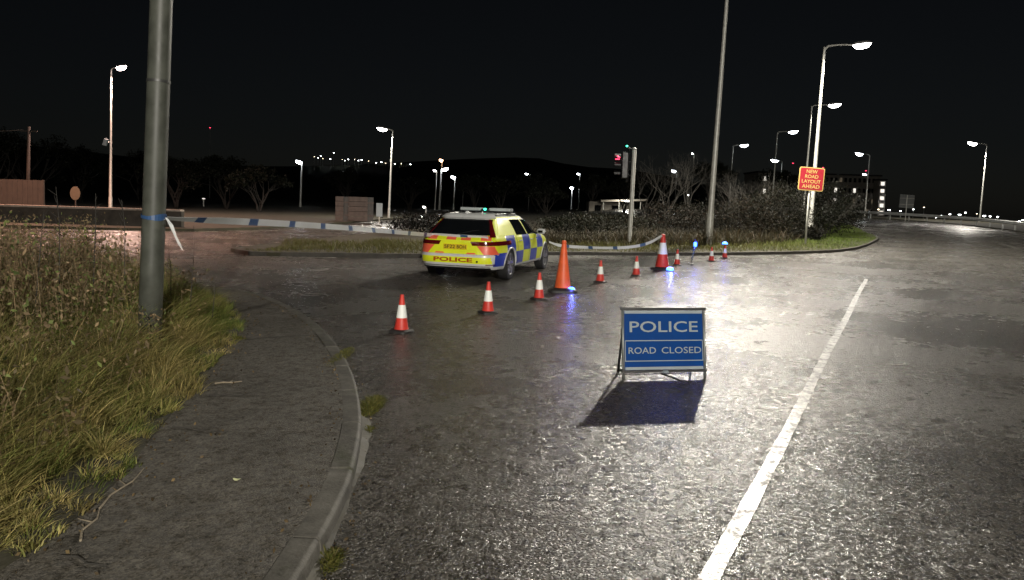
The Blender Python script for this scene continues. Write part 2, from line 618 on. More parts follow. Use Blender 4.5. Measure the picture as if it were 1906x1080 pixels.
def edge_dist(x, y):
    """distance inland from the grass edge (positive on the grass side)"""
    best = 1e9
    for (ax, ay), (bx, by) in zip(EL[:-1], EL[1:]):
        dx, dy = bx - ax, by - ay
        L2 = dx * dx + dy * dy
        if L2 == 0: continue
        t = max(0, min(1, ((x - ax) * dx + (y - ay) * dy) / L2))
        qx, qy = ax + t * dx, ay + t * dy
        d = math.hypot(x - qx, y - qy)
        if d < abs(best):
            best = d if (dx * (y - ay) - dy * (x - ax)) > 0 else -d
    return best


def z_bank(x, y):
    d = max(0.0, edge_dist(x, y))
    return PZ + 0.02 + 0.22 * sstep(0.0, 2.2, d) + 0.02 * math.sin(x * 3.1) * math.sin(y * 2.7)


vs, fs = [], []
NS = 60
LEL = resample(edge_line, 0.35)
offs = [-0.03, 0.05, 0.3, 0.7, 1.2, 2.0, 3.2]
for i, p in enumerate(LEL):
    n_ = normal_at(LEL, i)
    for o_ in offs:
        q = p + n_ * o_
        vs.append((q.x, q.y, (PZ - 0.03) if o_ < 0 else z_bank(q.x, q.y)))
m_ = len(offs)
for i in range(len(LEL) - 1):
    for j in range(m_ - 1):
        fs.append((i * m_ + j, i * m_ + j + 1, (i + 1) * m_ + j + 1, (i + 1) * m_ + j))
me = bpy.data.meshes.new('verge'); me.from_pydata(vs, [], fs); me.update()
bm = bmesh.new(); bm.from_mesh(me); bmesh.ops.recalc_face_normals(bm, faces=bm.faces); bm.to_mesh(me); bm.free()
vb = link('verge', me, None, M['soil'], True); vb['kind'] = 'structure'
# the flat earth behind that strip
sheet('earth', [(-60, -6), (-6.0, -6), (-4.6, 3), (-5.2, 8), (-6.6, 10.3), (-12, 10.5), (-60, 6)], 0.28, M['soil'])

# far verge: grass island with the traffic signal, pointed at the slip road
isl_px = [(438, 464), (470, 470), (600, 471), (780, 474), (900, 472), (1020, 469), (1200, 471), (1400, 470), (1540, 467), (1590, 462), (1614, 455)]
isl = [G(x, y, 0.1) for x, y in isl_px]
nose = [Vector((21.6, 43.5, 0)), Vector((22.9, 46.5, 0)), Vector((24.4, 51, 0)), Vector((27.2, 58, 0)), Vector((30.5, 68, 0)), Vector((32, 78, 0)), Vector((31.5, 92, 0)), Vector((26, 106, 0)), Vector((14, 118, 0))]
backl = [Vector((-2, 118, 0)), Vector((-4, 70, 0)), Vector((-5.6, 40, 0)), Vector((-6.8, 31, 0)), Vector((-7.7, 25, 0)), Vector((-8.2, 21.5, 0))]
isl_out = smooth_line(isl + nose, 1) + backl


def z_isl(x, y):
    return zroad(x, y)


def tri_fill(name, outline, z, mat, zf, grid=1.6):
    """outline filled with a mesh that follows the ground, plus a kerb-high skirt"""
    bm = bmesh.new()
    vs = [bm.verts.new((p.x, p.y, zf(p.x, p.y) + z)) for p in outline]
    f = bm.faces.new(vs)
    bm.normal_update()
    if f.normal.z < 0: f.normal_flip()
    sk = [bm.verts.new((v.co.x, v.co.y, v.co.z - 0.4)) for v in vs]
    for i in range(len(vs)):
        j = (i + 1) % len(vs)
        bm.faces.new((vs[i], vs[j], sk[j], sk[i]))
    bmesh.ops.triangulate(bm, faces=[f])
    bmesh.ops.recalc_face_normals(bm, faces=bm.faces)
    me = bpy.data.meshes.new(name); bm.to_mesh(me); bm.free()
    o = link(name, me, None, mat); o['kind'] = 'structure'
    return o


tri_fill('grass_island', isl_out, 0.105, M['soil'], z_isl)
# low kerb round the island
ki = resample(smooth_line(isl + nose[:6], 1), 0.5)
mb = MB(); rings = []
for i, p in enumerate(ki):
    n_ = normal_at(ki, i)
    z = zroad(p.x, p.y)
    rings.append([Vector((p.x, p.y, z - 0.1)) - n_ * 0.02, Vector((p.x, p.y, z + 0.085)) - n_ * 0.01, Vector((p.x, p.y, z + 0.11)), Vector((p.x, p.y, z + 0.112)) + n_ * 0.12, Vector((p.x, p.y, z - 0.1)) + n_ * 0.12])
mb.rings(rings)
M['dark_kerb'] = simple('dark_kerb', (0.055, 0.05, 0.042), 0.85, var=0.4, scale=6, bump=0.4)
mb.build('island_kerb', M['dark_kerb'], None)['kind'] = 'structure'

lv = [Vector(p) for p in ((-90, 28, 0), (-40, 30, 0), (-17, 31.3, 0), (-14, 32.5, 0), (-12.4, 36, 0), (-11.2, 44, 0), (-9.8, 60, 0), (-9, 85, 0), (-8.5, 124, 0), (-90, 124, 0))]
tri_fill('far_verge', lv, 0.11, M['soil'], lambda x, y: 0.0)
rv = [Vector(p) for p in ((41.2, 20, 0), (40.4, 45, 0), (40.6, 57, 0), (43.8, 66, 0), (46, 76, 0), (45.5, 88, 0), (41, 100, 0), (33, 112, 0), (22, 122, 0), (30, 128, 0), (55, 120, 0), (60, 80, 0), (58, 20, 0))]
tri_fill('slip_road_verge', rv, 0.1, M['soil'], zroad)

# painted lines
def road_line(a, b, w, wiggle=0.0, name='road_line'):
    a, b = Vector(a), Vector(b)
    n = max(2, int((b - a).length / 0.16))
    t = (b - a).normalized(); nr = Vector((-t.y, t.x, 0))
    mb = MB()
    L_, R_ = [], []
    for i in range(n + 1):
        p = a.lerp(b, i / n) + nr * math.sin(i * 0.14) * wiggle
        z = zroad(p.x, p.y) + 0.005
        wl_, wr_ = w * random.uniform(.45, .53), w * random.uniform(.45, .53)
        L_.append((p.x + nr.x * wl_, p.y + nr.y * wl_, z)); R_.append((p.x - nr.x * wr_, p.y - nr.y * wr_, z))
    for i in range(n):
        mb.add([L_[i], R_[i], R_[i + 1], L_[i + 1]], [(0, 1, 2, 3)])
    o = mb.build(name, M['line'], None); o['kind'] = 'structure'
    return o


road_line(G(1322, 1100) + (G(1322, 1100) - G(1500, 760)).normalized() * 3, G(1612, 520), 0.09, 0.006)
for a, b in (((355, 483), (462, 485)), ((480, 478), (626, 480)), ((672, 491), (786, 495)), ((330, 479), (440, 476.5)), ((1005, 490), (1032, 487)), ((1062, 474), (1088, 475)), ((1040, 483), (1058, 481))):
    pa, pb = G(*a), G(*b)
    if (pb - pa).length > 0.2:
        road_line(pa, pb, 0.11)
for a, b in (((1632, 436), (1650, 438)), ((1668, 433), (1692, 436)), ((1735, 438), (1765, 442)), ((1842, 447), (1905, 459)), ((1640, 424), (1660, 425.5))):
    pa, pb = G(*a, 0.2), G(*b, 0.2)
    pa.z = pb.z = 0
    road_line(pa, pb, 0.13)

# ------------------------------------------------------------------ the lamps
cb = G(1318, 457, 0.11)
ct = PD(1353, 0, cb.y)

lean_c = (ct.x - cb.x) / (ct.z - cb.z)
street_lamp(cb, 11.1, (0.38, 0.72, 0.25), 'tall bright lamp column standing behind the cones with blue lamps', watts=20000, col=(1.0, 0.93, 0.80), r0=0.125, r1=0.07, lean=lean_c, head=1.0, cutoff=88)
lamp_at(1535, 88, 1598, 40.5, 'tall lamp column just behind the red road layout sign', watts=2600, head=0.95, r0=0.12, r1=0.06)
lamp_at(1511, 198, 1550, 61, 'lamp column beside the taller one at the red road layout sign', watts=1500, head=1.0)
lamp_at(1447, 247, 1474, 79, 'lamp column above the hedge with its lantern over the slip road', lens='lens_cool', head=1.0)
lamp_at(1456, 301, 1440, 122, 'lamp column above the hedge with a bright lantern facing the bare trees', lens='lens_cool', head=1.4)
lamp_at(1365, 272, 1384, 100, 'thin lamp column rising behind the bare tree', lens='lens_cool', head=1.1)
lamp_at(1619, 289, 1597, 104, 'lamp column by the end of the crash barrier with higher lantern', head=1.2, lens='lens_cool')
lamp_at(1616, 326, 1607, 160, 'small far lamp column under the lamp by the crash barrier end', head=1.1, lens='lens_cool')
lamp_at(1837, 270, 1807, 88, 'lamp column behind the crash barrier far from any other', watts=5000, head=1.25, base_z=0.6)
lamp_at(1292, 288, 1287, 112, 'faint far lamp beside the tall lamp column', head=0.5, lens='lens_cool', r0=0.06, r1=0.03)
lamp_at(1260, 320, 1252, 150, 'far lamp glowing behind the trees beside the traffic signal', head=1.3, lens='lens_cool', r0=0.06, r1=0.03)
lamp_at(207, 130, 232, 52.5, 'lamp column with a pinkish lantern and small box beside the low wall', lens='lens_pink', watts=5000, col=(1.0, 0.62, 0.50), head=0.95, lean=0.01)
lamp_at(731, 244, 712, 62, 'lamp column rising beside the boarded screen', watts=2600, head=0.9, r0=0.09, r1=0.05)
lamp_at(562, 303, 568, 110, 'short lamp with a wide bright lantern before the dark hill', lens='lens_cool', head=1.4, r0=0.16, r1=0.12, arm=True)
lamp_at(823, 300, 829, 130, 'orange sodium lamp among the cluster behind the police car', lens='lens_sodium', head=1.5, r0=0.13, r1=0.1)
lamp_at(821, 316, 817, 128, 'white lamp on a pale post in the cluster behind the police car', lens='lens_cool', head=1.6, r0=0.16, r1=0.12)
lamp_at(813, 319, 808, 140, 'orange-lit post with a small lantern in the cluster behind the police car', head=0.9, r0=0.12, r1=0.09)
lamp_at(847, 331, 852, 140, 'low white lamp on a bright post behind the police car roof', lens='lens_cool', head=1.5, r0=0.16, r1=0.12)
lamp_at(863, 343, 859, 190, 'tiny lamp beside the low white lamp behind the police car', lens='lens_cool', head=1.0, r0=0.08, r1=0.05)
lamp_at(987, 325, 980, 170, 'far lamp on its own above the police car bonnet', lens='lens_cool', head=0.9, r0=0.07, r1=0.05)
lamp_at(1080, 325, 1075, 170, 'far lamp standing just above the lamp at the lit canopy', lens='lens_cool', head=1.0, r0=0.08, r1=0.05)
lamp_at(1065, 351, 1070, 172, 'short lamp with bright post beside the lit canopy', lens='lens_cool', head=1.7, r0=0.2, r1=0.15)
lamp_at(793, 388, 795, 60, 'low globe lamp near the road beyond the police tape', lens='lens_white', head=0.4, r0=0.03, r1=0.03)
# lamp of the same row on the carriageway behind the viewer
street_lamp((8.0, -27, 0.0), 11.0, (-1.0, 0.3, 0.25), 'lamp column of the carriageway row opposite the cordon', watts=44000, col=(1.0, 0.94, 0.84), r0=0.125, r1=0.07, head=1.0, cutoff=None)

# its neighbour on the side road, out of the picture to the left
street_lamp((-29.5, 36, 0.1), 9.0, (0.9, -0.3, 0.2), 'pinkish lamp column behind the low wall by the timber fence', lens='lens_pink', watts=12000, col=(1.0, 0.50, 0.34), lean=0.01, cutoff=77)

# pole with the tape: thick galvanised column in the weeds
PDIST = 6.9
pt, pb_ = PD(300.5, 0, PDIST), PD(282, 530, PDIST)
lean_p = (pt.x - pb_.x) / (pt.z - pb_.z)
zb = 0.25
pole_base = Vector((pb_.x + lean_p * (zb - pb_.z), PDIST, zb))
pole = empty('lamp_column', pole_base, 0, 'thick galvanised lamp column in the weeds with police tape tied round it', 'lamp column')
mb = MB()
PH = 9.5
def pole_c(z): return Vector((lean_p * (z - zb), 0, z - zb))
mb.tube([pole_c(-0.1), pole_c(1.0), pole_c(4.0), pole_c(PH)], [0.106, 0.102, 0.096, 0.07], 28)
mb.build('column', M['pole'], pole, smooth=True)
zs = PD(300, 152, PDIST).z
mb = MB()
mb.tube([pole_c(zs - 0.012), pole_c(zs + 0.012)], 0.1035, 28)
mb.build('strap', M['darksteel'], pole, sharp=40)
mb = MB()
mb.tube([pole_c(PH - 0.05), pole_c(PH) + Vector((0.5, -0.2, 0.15)), pole_c(PH) + Vector((1.4, -0.5, 0.2))], [0.05, 0.045, 0.04], 10)
mb.build('arm', M['column'], pole, smooth=True)
mb = MB(); mb.box(pole_c(PH) + Vector((1.75, -0.62, 0.2)), (0.75, 0.3, 0.12), Matrix.Rotation(-0.34, 3, 'Z'))
mb.build('lantern', M['lantern'], pole, bevel=0.03)

# ------------------------------------------------------------------ lettering
def lettering(name, body, width, mat, parent, M4, size=1.0, bold=0.0, extrude=0.0015, height=None):
    cu = bpy.data.curves.new(name, 'FONT')
    cu.body = body
    cu.size = size
    cu.align_x = 'CENTER'; cu.align_y = 'CENTER'
    cu.offset = bold
    cu.extrude = 0.0
    cu.resolution_u = 3
    ob = bpy.data.objects.new(name, cu); COL.objects.link(ob)
    dg = bpy.context.evaluated_depsgraph_get()
    me = bpy.data.meshes.new_from_object(ob.evaluated_get(dg))
    bpy.data.objects.remove(ob)
    xs = [v.co.x for v in me.vertices]; ys = [v.co.y for v in me.vertices]
    sx = width / (max(xs) - min(xs))
    sy = sx if height is None else height / (max(ys) - min(ys))
    cx, cy = (max(xs) + min(xs)) / 2, (max(ys) + min(ys)) / 2
    for v in me.vertices:
        v.co = Vector(((v.co.x - cx) * sx, (v.co.y - cy) * sy, 0))
    me.materials.clear()
    me.transform(M4)
    return link(name, me, parent, mat)


# ------------------------------------------------------------------ police road closed sign
M['sign_blue'] = simple('sign_blue', (0.001, 0.038, 0.175), 0.6, spec=0.1, var=0.12, scale=5)
M['sign_white'] = simple('sign_white', (0.23, 0.27, 0.29), 0.5, var=0.1, scale=6)
M['sign_frame'] = simple('sign_frame_grey', (0.20, 0.21, 0.20), 0.45, metal=0.5, var=0.2)
M['sign_back'] = simple('sign_back_grey', (0.24, 0.25, 0.25), 0.55, metal=0.4, var=0.2)
fl, fr = G(1161, 706), G(1312, 703)
sgn = empty('road_sign', (fl + fr) / 2, math.atan2(fr.y - fl.y, fr.x - fl.x), 'blue police road closed folding sign standing on the wet road', 'road sign')
SW = (fr - fl).length
SH = 0.665
lean_s = 0.16                                # top leans back
def SP(u, v, off=0.0):
    """u across (-.5...5), v up (0..1) on the sloping sign face"""
    return Vector((u * SW, lean_s * v * SH - off, v * SH))
tilt = math.atan2(lean_s, 1.0)
for s in (-1, 1):
    mb = MB()
    mb.tube([SP(s * 0.5, -0.005), SP(s * 0.503, 0.5), SP(s * 0.5, 1.0)], 0.014, 10)
    mb.build('side_post', M['sign_frame'], sgn, smooth=True)
    mb = MB()
    mb.tube([SP(s * 0.47, 0.97) + Vector((0, 0.02, 0)), Vector((s * 0.46 * SW, 0.26, 0.008))], 0.012, 8)
    mb.build('rear_leg', M['sign_frame'], sgn, smooth=True)
rotx = Matrix.Rotation(-tilt, 3, 'X')
mb = MB(); mb.box(SP(0, 1.0), (SW * 1.06, 0.032, 0.03), rotx); mb.build('top_bar', M['black'], sgn, bevel=0.006)
mb = MB(); mb.box(SP(0, 0.105), (SW * 1.05, 0.032, 0.026), rotx); mb.build('bottom_bar', M['black'], sgn, bevel=0.006)
mb = MB(); mb.tube([Vector((-0.46 * SW, 0.255, 0.03)), Vector((0.46 * SW, 0.255, 0.03))], 0.011, 8); mb.build('rear_crossbar', M['sign_frame'], sgn, smooth=True)
mb = MB()
mb.box(SP(0, 0.55, 0.0), (SW * 0.975, 0.006, SH * 0.86), rotx)
plate = mb.build('plate', M['sign_blue'], sgn, bevel=0.003)
mb = MB(); mb.box(SP(0, 0.955, 0.005), (SW * 0.96, 0.003, 0.028), rotx); mb.build('white_strip', M['sign_white'], plate)
mb = MB(); mb.box(SP(0, 0.15, 0.005), (SW * 0.96, 0.003, 0.026), rotx); mb.build('white_strip', M['sign_white'], plate)
mb = MB()
for (u, v, w, h) in ((0, 0.545, 0.955, 0.009), (0, 0.255, 0.975, 0.008)):
    mb.box(SP(u, v, 0.0055), (SW * w, 0.0025, h), rotx)
for u in (-0.478, 0.478):
    mb.box(SP(u, 0.40, 0.0055), (0.007, 0.0025, SH * 0.284), rotx)
mb.build('border', M['sign_white'], plate)
def face_m(u, v):
    return Matrix.Translation(SP(u, v, 0.0075)) @ Matrix.Rotation(R(90) - tilt, 4, 'X')
lettering('lettering', 'POLICE', SW * 0.845, M['sign_white'], plate, face_m(0, 0.745), bold=0.008, height=0.106)
lettering('lettering', 'ROAD', SW * 0.335, M['sign_white'], plate, face_m(-0.272, 0.405), bold=0.004, height=0.062)
lettering('lettering', 'CLOSED', SW * 0.495, M['sign_white'], plate, face_m(0.212, 0.405), bold=0.004, height=0.062)
# handle and prop hanging under the bottom rail
mb = MB(); mb.lathe([(0.001, 0.022), (0.025, 0.02), (0.034, 0.008), (0.034, 0.0), (0.001, -0.002)], 16, axis='Z', c=SP(0.0, 0.09, 0.02)); mb.build('handle', M['sign_white'], sgn, smooth=True)
mb = MB(); mb.tube([SP(-0.05, 0.075, 0.012), Vector((0.10, -0.16, 0.012)), Vector((0.15, -0.19, 0.014))], 0.009, 8); mb.build('prop', M['black'], sgn, smooth=True)

# ------------------------------------------------------------------ cones
M['cone_red'] = simple('cone_red', (0.62, 0.045, 0.03), 0.5, var=0.18, scale=9)
M['cone_orange'] = simple('cone_orange', (0.82, 0.13, 0.035), 0.5, var=0.15, scale=6)
M['cone_white'] = simple('cone_sleeve_white', (0.90, 0.93, 0.88), 0.5, var=0.05, scale=10)


def cone(px, py, h, label, kind='sleeve', group=None, rz=None, sleeve=(0.36, 0.76), lampy=False):
    p = G(px, py)
    t = empty('traffic_cone', p, random.uniform(0, 1.5) if rz is None else rz, label, 'traffic cone', group)
    rb, rt = h * (0.185 if kind == 'sleeve' else 0.155), h * (0.055 if kind == 'sleeve' else 0.045)
    bs = h * (0.27 if kind == 'sleeve' else 0.27)
    mb = MB()
    def sq(s, z, n=20, e=0.35):
        return [Vector((math.copysign(abs(math.cos(a)) ** e, math.cos(a)) * s, math.copysign(abs(math.sin(a)) ** e, math.sin(a)) * s, z)) for a in [2 * math.pi * (i + 0.5) / n for i in range(n)]]
    mb.rings([sq(bs, 0.0), sq(bs, h * 0.035), sq(bs * 0.93, h * 0.06), sq(rb * 1.12, h * 0.085, e=0.8)])
    mb.build('base', M['rubber'], t, sharp=50)
    def rad(f): return rb + (rt - rb) * f
    top = 0.93
    zz = lambda f: h * (0.08 + (top - 0.08) * f)
    body = M['cone_orange'] if kind == 'plain' else M['cone_red']
    mb = MB()
    mb.lathe([(rad(0) * 1.12, zz(0) - h * 0.01), (rad(0), zz(0.03)), (rad(0.5), zz(0.5)), (rad(1), zz(1)), (rad(1) * 0.75, zz(1) + 0.002)], 24)
    mb.build('body', body, t, sharp=50)
    mb = MB()
    mb.lathe([(rt * 0.8, zz(1) - 0.004), (rt * 1.0, zz(1) + h * 0.01), (rt * 1.02, h * 0.975), (rt * 0.85, h * 0.995), (rt * 0.35, h)], 18)
    mb.build('tip', body, t, sharp=50)
    if kind == 'sleeve':
        a, b = sleeve
        mb = MB()
        mb.lathe([(rad(a) + 0.0035, zz(a)), (rad((a + b) / 2) + 0.004, zz((a + b) / 2)), (rad(b) + 0.0035, zz(b))], 24)
        mb.build('sleeve', M['cone_white'], t, sharp=60)
    return t


GC = 'cones strung across the closed road'
cone(747, 618, 0.475, 'small red and white cone at the end of the line towards the pavement', group=GC)
cone(908, 583, 0.475, 'small red and white cone standing on the road behind the police car bumper', group=GC)
cone(1003, 558, 0.475, 'small red and white cone touching close beside the plain orange cone', group=GC)
cone(1047, 543, 0.98, 'tall plain orange cone without a white sleeve', kind='plain', group=GC)
cone(1117, 526, 0.48, 'small red and white cone next after the plain orange cone', group=GC)
cone(1184, 514, 0.48, 'small red and white cone before the tall sleeved cone', group=GC)
big = cone(1232, 502, 0.95, 'tall red and white cone with police tape tied to its tip', group=GC, sleeve=(0.42, 0.80))
cone(1260, 494, 0.46, 'small red and white cone lit violet right behind the tall sleeved cone', group=GC)
cone(1324, 487, 0.46, 'small red and white cone standing before the tall lamp column', group=GC)
cone(1349, 481, 0.46, 'small red and white cone carrying a blue flashing lamp', group=GC)


def blue_light(o, loc, watts, r=0.03):
    ld = bpy.data.lights.new('blue_light', 'POINT'); ld.energy = watts; ld.color = (0.12, 0.14, 1.0); ld.shadow_soft_size = r
    lo = bpy.data.objects.new('light', ld); COL.objects.link(lo); lo.parent = o; lo.location = loc


def puck(p, label, r=0.07, watts=260, z=0.0):
    t = empty('warning_lamp', (p.x, p.y, z), 0, label, 'warning lamp', 'blue flashing lamps by the cones')
    mb = MB(); mb.lathe([(r * 1.25, 0.0), (r * 1.25, 0.02), (r * 1.1, 0.028)], 20); mb.build('base', M['black'], t, sharp=40)
    mb = MB(); mb.lathe([(r, 0.026), (r, 0.06), (r * 0.8, 0.09), (r * 0.4, 0.105), (0.004, 0.108)], 20); mb.build('dome', M['led_blue'], t, smooth=True)
    blue_light(t, (0.0, -r * 1.6, 0.055), watts * 0.11)
    return t


puck(G(1063, 545), 'blue flashing lamp on the road at the foot of the plain orange cone', watts=38)
puck(G(1247, 505), 'blue flashing lamp on the road at the foot of the tall sleeved cone', r=0.09, watts=60)
cp = G(1349, 481)
t = puck(Vector((cp.x - 0.02, cp.y - 0.01, 0)), 'blue flashing lamp sitting on the tip of a small cone', r=0.085, watts=26, z=0.455)
# thin stake with a twist of tape and a lamp
M['tape_white'] = simple('tape_white', (0.58, 0.60, 0.60), 0.35, var=0.1, scale=4)
M['tape_blue'] = simple('tape_blue', (0.035, 0.085, 0.20), 0.35, var=0.15, scale=4)
a = G(1286, 492); b = PD(1296, 447, a.y)
st = empty('marker_stake', a, 0, 'thin leaning stake wound with tape and carrying a blue lamp', 'stake')
mb = MB(); mb.tube([(0, 0, 0), (b - a) * 0.5, b - a], 0.013, 8); mb.build('rod', M['steel'], st, smooth=True)
mb = MB(); mb.box((0, 0, 0.012), (0.16, 0.12, 0.024)); mb.build('foot', M['rubber'], st, bevel=0.008)
mb = MB()
for i in range(26):
    f = 0.18 + 0.8 * i / 26; an = i * 1.3; c = (b - a) * f
    w = 0.035
    mb.add([c + Vector((math.cos(an) * w, math.sin(an) * w, -0.01)), c + Vector((math.cos(an + 1.3) * w, math.sin(an + 1.3) * w, 0.01)), c + Vector((math.cos(an + 1.3) * w, math.sin(an + 1.3) * w, 0.05)), c + Vector((math.cos(an) * w, math.sin(an) * w, 0.03))], [(0, 1, 2, 3)])
mb.build('tape_winding', M['tape_blue'], st)
mb = MB(); mb.lathe([(0.02, -0.07), (0.045, -0.05), (0.045, 0.05), (0.02, 0.07)], 14, c=(b - a) * 0.82); lm = mb.build('lamp', M['led_blue'], st, smooth=True)
blue_light(st, (b - a) * 0.82 + Vector((0, -0.12, 0)), 7)

# ------------------------------------------------------------------ police tape
def tape(name, pts, width, label, first=0.0, white=0.62, blue=0.14, twist=None, thick=0.0015):
    """ribbon hung along pts, white with short blue bars (each bar its own part)"""
    fine = resample(smooth_line([Vector(p) for p in pts], 2), 0.04)
    t = empty(name, pts[0], 0, label, 'police tape')
    o0 = Vector(pts[0])
    runs = []
    s = first
    kind = 0 if first <= 0 else 0
    i = 0
    cur = []
    length = white
    for q in range(len(fine)):
        cur.append(q)
        s += 0.04
        if s >= length or q == len(fine) - 1:
            runs.append((kind, cur)); cur = [q]; s = 0; kind = 1 - kind
            length = (white if kind == 0 else blue) * random.uniform(0.9, 1.1)
    for kind, idx in runs:
        if len(idx) < 2: continue
        mb = MB(); rings = []
        for q in idx:
            f = q / len(fine)
            a = (twist(f) if twist else 0.0)
            tan = (fine[min(q + 1, len(fine) - 1)] - fine[max(q - 1, 0)]).normalized()
            side = tan.cross(Vector((0, 0, 1))).normalized()
            up = (Vector((0, 0, 1)) * math.cos(a) + side * math.sin(a))
            th = tan.cross(up).normalized() * thick
            c = fine[q] - o0
            w = width * (0.55 + 0.45 * min(1, f * 12)) / 2
            rings.append([c - up * w - th, c + up * w - th, c + up * w + th, c - up * w + th])
        mb.rings(rings)
        mb.build('white_length' if kind == 0 else 'blue_bar', M['tape_white'] if kind == 0 else M['tape_blue'], t)
    return t


# ------------------------------------------------------------------ police car (local: x forward, y left, z up)
def car_paint(name, col, rough=0.32):
    m = simple(name, col, rough, var=0.07, scale=3.0, coat=0.35)
    return m


M['c_white'] = car_paint('car_white', (0.62, 0.63, 0.62))
M['c_yellow'] = car_paint('car_fluorescent_yellow', (0.78, 0.85, 0.02), 0.42)
M['c_blue'] = car_paint('car_police_blue', (0.018, 0.05, 0.42), 0.35)
M['c_red'] = car_paint('car_marking_red', (0.85, 0.14, 0.07), 0.4)
M['c_text'] = simple('car_lettering_red', (0.42, 0.09, 0.01), 0.4, var=0.1)
M['glass'] = simple('dark_glass', (0.006, 0.007, 0.008), 0.02, spec=0.5, var=0.1)
M['taillight'] = simple('tail_light_red', (0.10, 0.004, 0.006), 0.12, var=0.1, coat=0.8)
M['alloy'] = simple('alloy_wheel', (0.42, 0.42, 0.43), 0.3, metal=0.85, var=0.15)
M['tyre'] = simple('tyre_rubber', (0.016, 0.016, 0.016), 0.7, var=0.3, scale=30, bump=0.2)
M['trim'] = simple('black_trim', (0.012, 0.012, 0.012), 0.35, var=0.2)
M['plate_yellow'] = simple('plate_yellow', (0.72, 0.52, 0.02), 0.4, var=0.06)
M['bar_dome'] = simple('lightbar_dome', (0.42, 0.46, 0.46), 0.15, var=0.1, coat=0.5)


def tab(z, pts):
    zs = [p[0] for p in pts]; vs_ = [p[1] for p in pts]
    return float(np.interp(z, zs, vs_))


WT = [(0.2, .83), (0.27, .885), (.34, .915), (.45, .93), (.60, .94), (.72, .94), (.82, .925), (.9, .905), (.95, .89), (1.0, .865), (1.1, .815), (1.25, .735), (1.35, .665), (1.41, .60), (1.45, .51), (1.47, .40)]
AT = [(0.2, 2.30), (0.27, 2.38), (.34, 2.44), (.45, 2.465), (.55, 2.46), (.585, 2.45), (.6, 2.425), (.75, 2.41), (.86, 2.405), (.9, 2.40), (.95, 2.36), (1.0, 2.27), (1.1, 2.155), (1.25, 1.98), (1.35, 1.86), (1.40, 1.81), (1.44, 1.74), (1.47, 1.45)]
FT = [(0.2, 2.30), (0.34, 2.45), (.6, 2.47), (.75, 2.42), (.86, 2.28), (.92, 2.05), (.97, 1.5), (1.0, 1.12), (1.1, .93), (1.25, .66), (1.35, .48), (1.41, .40), (1.45, .34), (1.47, .31)]
NR, NF = 6.5, 4.0


def Wz(z): return tab(z, WT)
def rear_x(y, z):
    f = min(0.999, abs(y) / Wz(z))
    return -tab(z, AT) * (1 - f ** NR) ** (1 / NR)
def front_x(y, z):
    f = min(0.999, abs(y) / Wz(z))
    return tab(z, FT) * (1 - f ** NF) ** (1 / NF)
def side_y(x, z):
    if x < 0:
        f = min(0.9995, -x / tab(z, AT)); return Wz(z) * (1 - f ** NR) ** (1 / NR)
    f = min(0.9995, x / tab(z, FT)); return Wz(z) * (1 - f ** NF) ** (1 / NF)


rw = G(948, 520.5)
WB = 2.94
# heading such that the front wheel stands where the photo shows it
r_f = ray(1012, 508); r_f = r_f.x / r_f.y
hd = R(90)
for _ in range(60):
    fw = rw + Vector((math.cos(hd), math.sin(hd), 0)) * WB
    hd -= (r_f - fw.x / fw.y) * 3.0
car = empty('police_car', (0, 0, 0), hd, 'police estate car with yellow and blue check sides parked behind the tape', 'police car')
ex = Vector((math.cos(hd), math.sin(hd), 0)); ey = Vector((-math.sin(hd), math.cos(hd), 0))
mid = (rw + fw) / 2
car.location = mid + ey * 0.90
car.location.z = 0.0
CZ = 0.955
car.scale = (1, 1, CZ)
CARM = Matrix.Translation(car.location) @ Matrix.Rotation(hd, 4, 'Z') @ Matrix.Diagonal((1, 1, CZ, 1))

ZL = [.27, .30, .34, .40, .47, .54, .585, .6, .63, .70, .78, .84, .9, .95, 1.0, 1.05, 1.12, 1.2, 1.28, 1.34, 1.38, 1.41, 1.44, 1.46, 1.47]
YF = [0, .12, .24, .36, .48, .60, .72, .82]
TH = [0.62, 0.78, 0.95, 1.1]
XS = [-2.14, -1.98, -1.84, -1.72, -1.53, -1.34, -1.14, -.95, -.75, -.56, -.37, -.17, .02, .22, .41, .60, .80, .99, 1.18, 1.37, 1.57, 1.76, 1.95]
FY = [.74, .55, .35, .18]


def half_loop(z):
    A, F, W = tab(z, AT), tab(z, FT), Wz(z)
    pts, tags = [], []
    for f in YF:
        pts.append((-A * (1 - f ** NR) ** (1 / NR), f * W)); tags.append(('r', f))
    xe = -.888 * A
    ye = W * (1 - min(.9995, -xe / A) ** NR) ** (1 / NR)
    # rounded corner between the last rear point and the first side point
    x0, y0 = pts[-1]
    th0 = math.atan2((y0 / W) ** (NR / 2), (-x0 / A) ** (NR / 2)); th1 = math.atan2((ye / W) ** (NR / 2), (-xe / A) ** (NR / 2))
    for k in range(1, 5):
        th = th0 + (th1 - th0) * k / 5
        pts.append((-A * math.cos(th) ** (2 / NR), W * math.sin(th) ** (2 / NR))); tags.append(('c', k))
    for x in XS:
        if x < 0:
            xx = xe if x == XS[0] else x if z <= .95 else x * (A / 2.36)
            y = W * (1 - min(.9995, -xx / A) ** NR) ** (1 / NR)
        else:
            xx = x * min(1.0, F / 2.28) if z > .84 else x
            y = W * (1 - min(.9995, max(0, xx) / max(F, 0.3)) ** NF) ** (1 / NF) if F > 0.3 else W * 0.98
            if F <= 0.3:
                xx = x / 2.28 * max(F, -0.2) if F > 0 else -0.05 - 0.0 * x
        pts.append((xx, y)); tags.append(('s', x))
    for f in FY:
        fx = F * (1 - f ** NF) ** (1 / NF) if F > 0 else F + 0.02 * (1 - f)
        pts.append((fx, f * W)); tags.append(('f', f))
    pts.append((F if F > 0 else F + .03, 0.0)); tags.append(('f', 0))
    return pts, tags


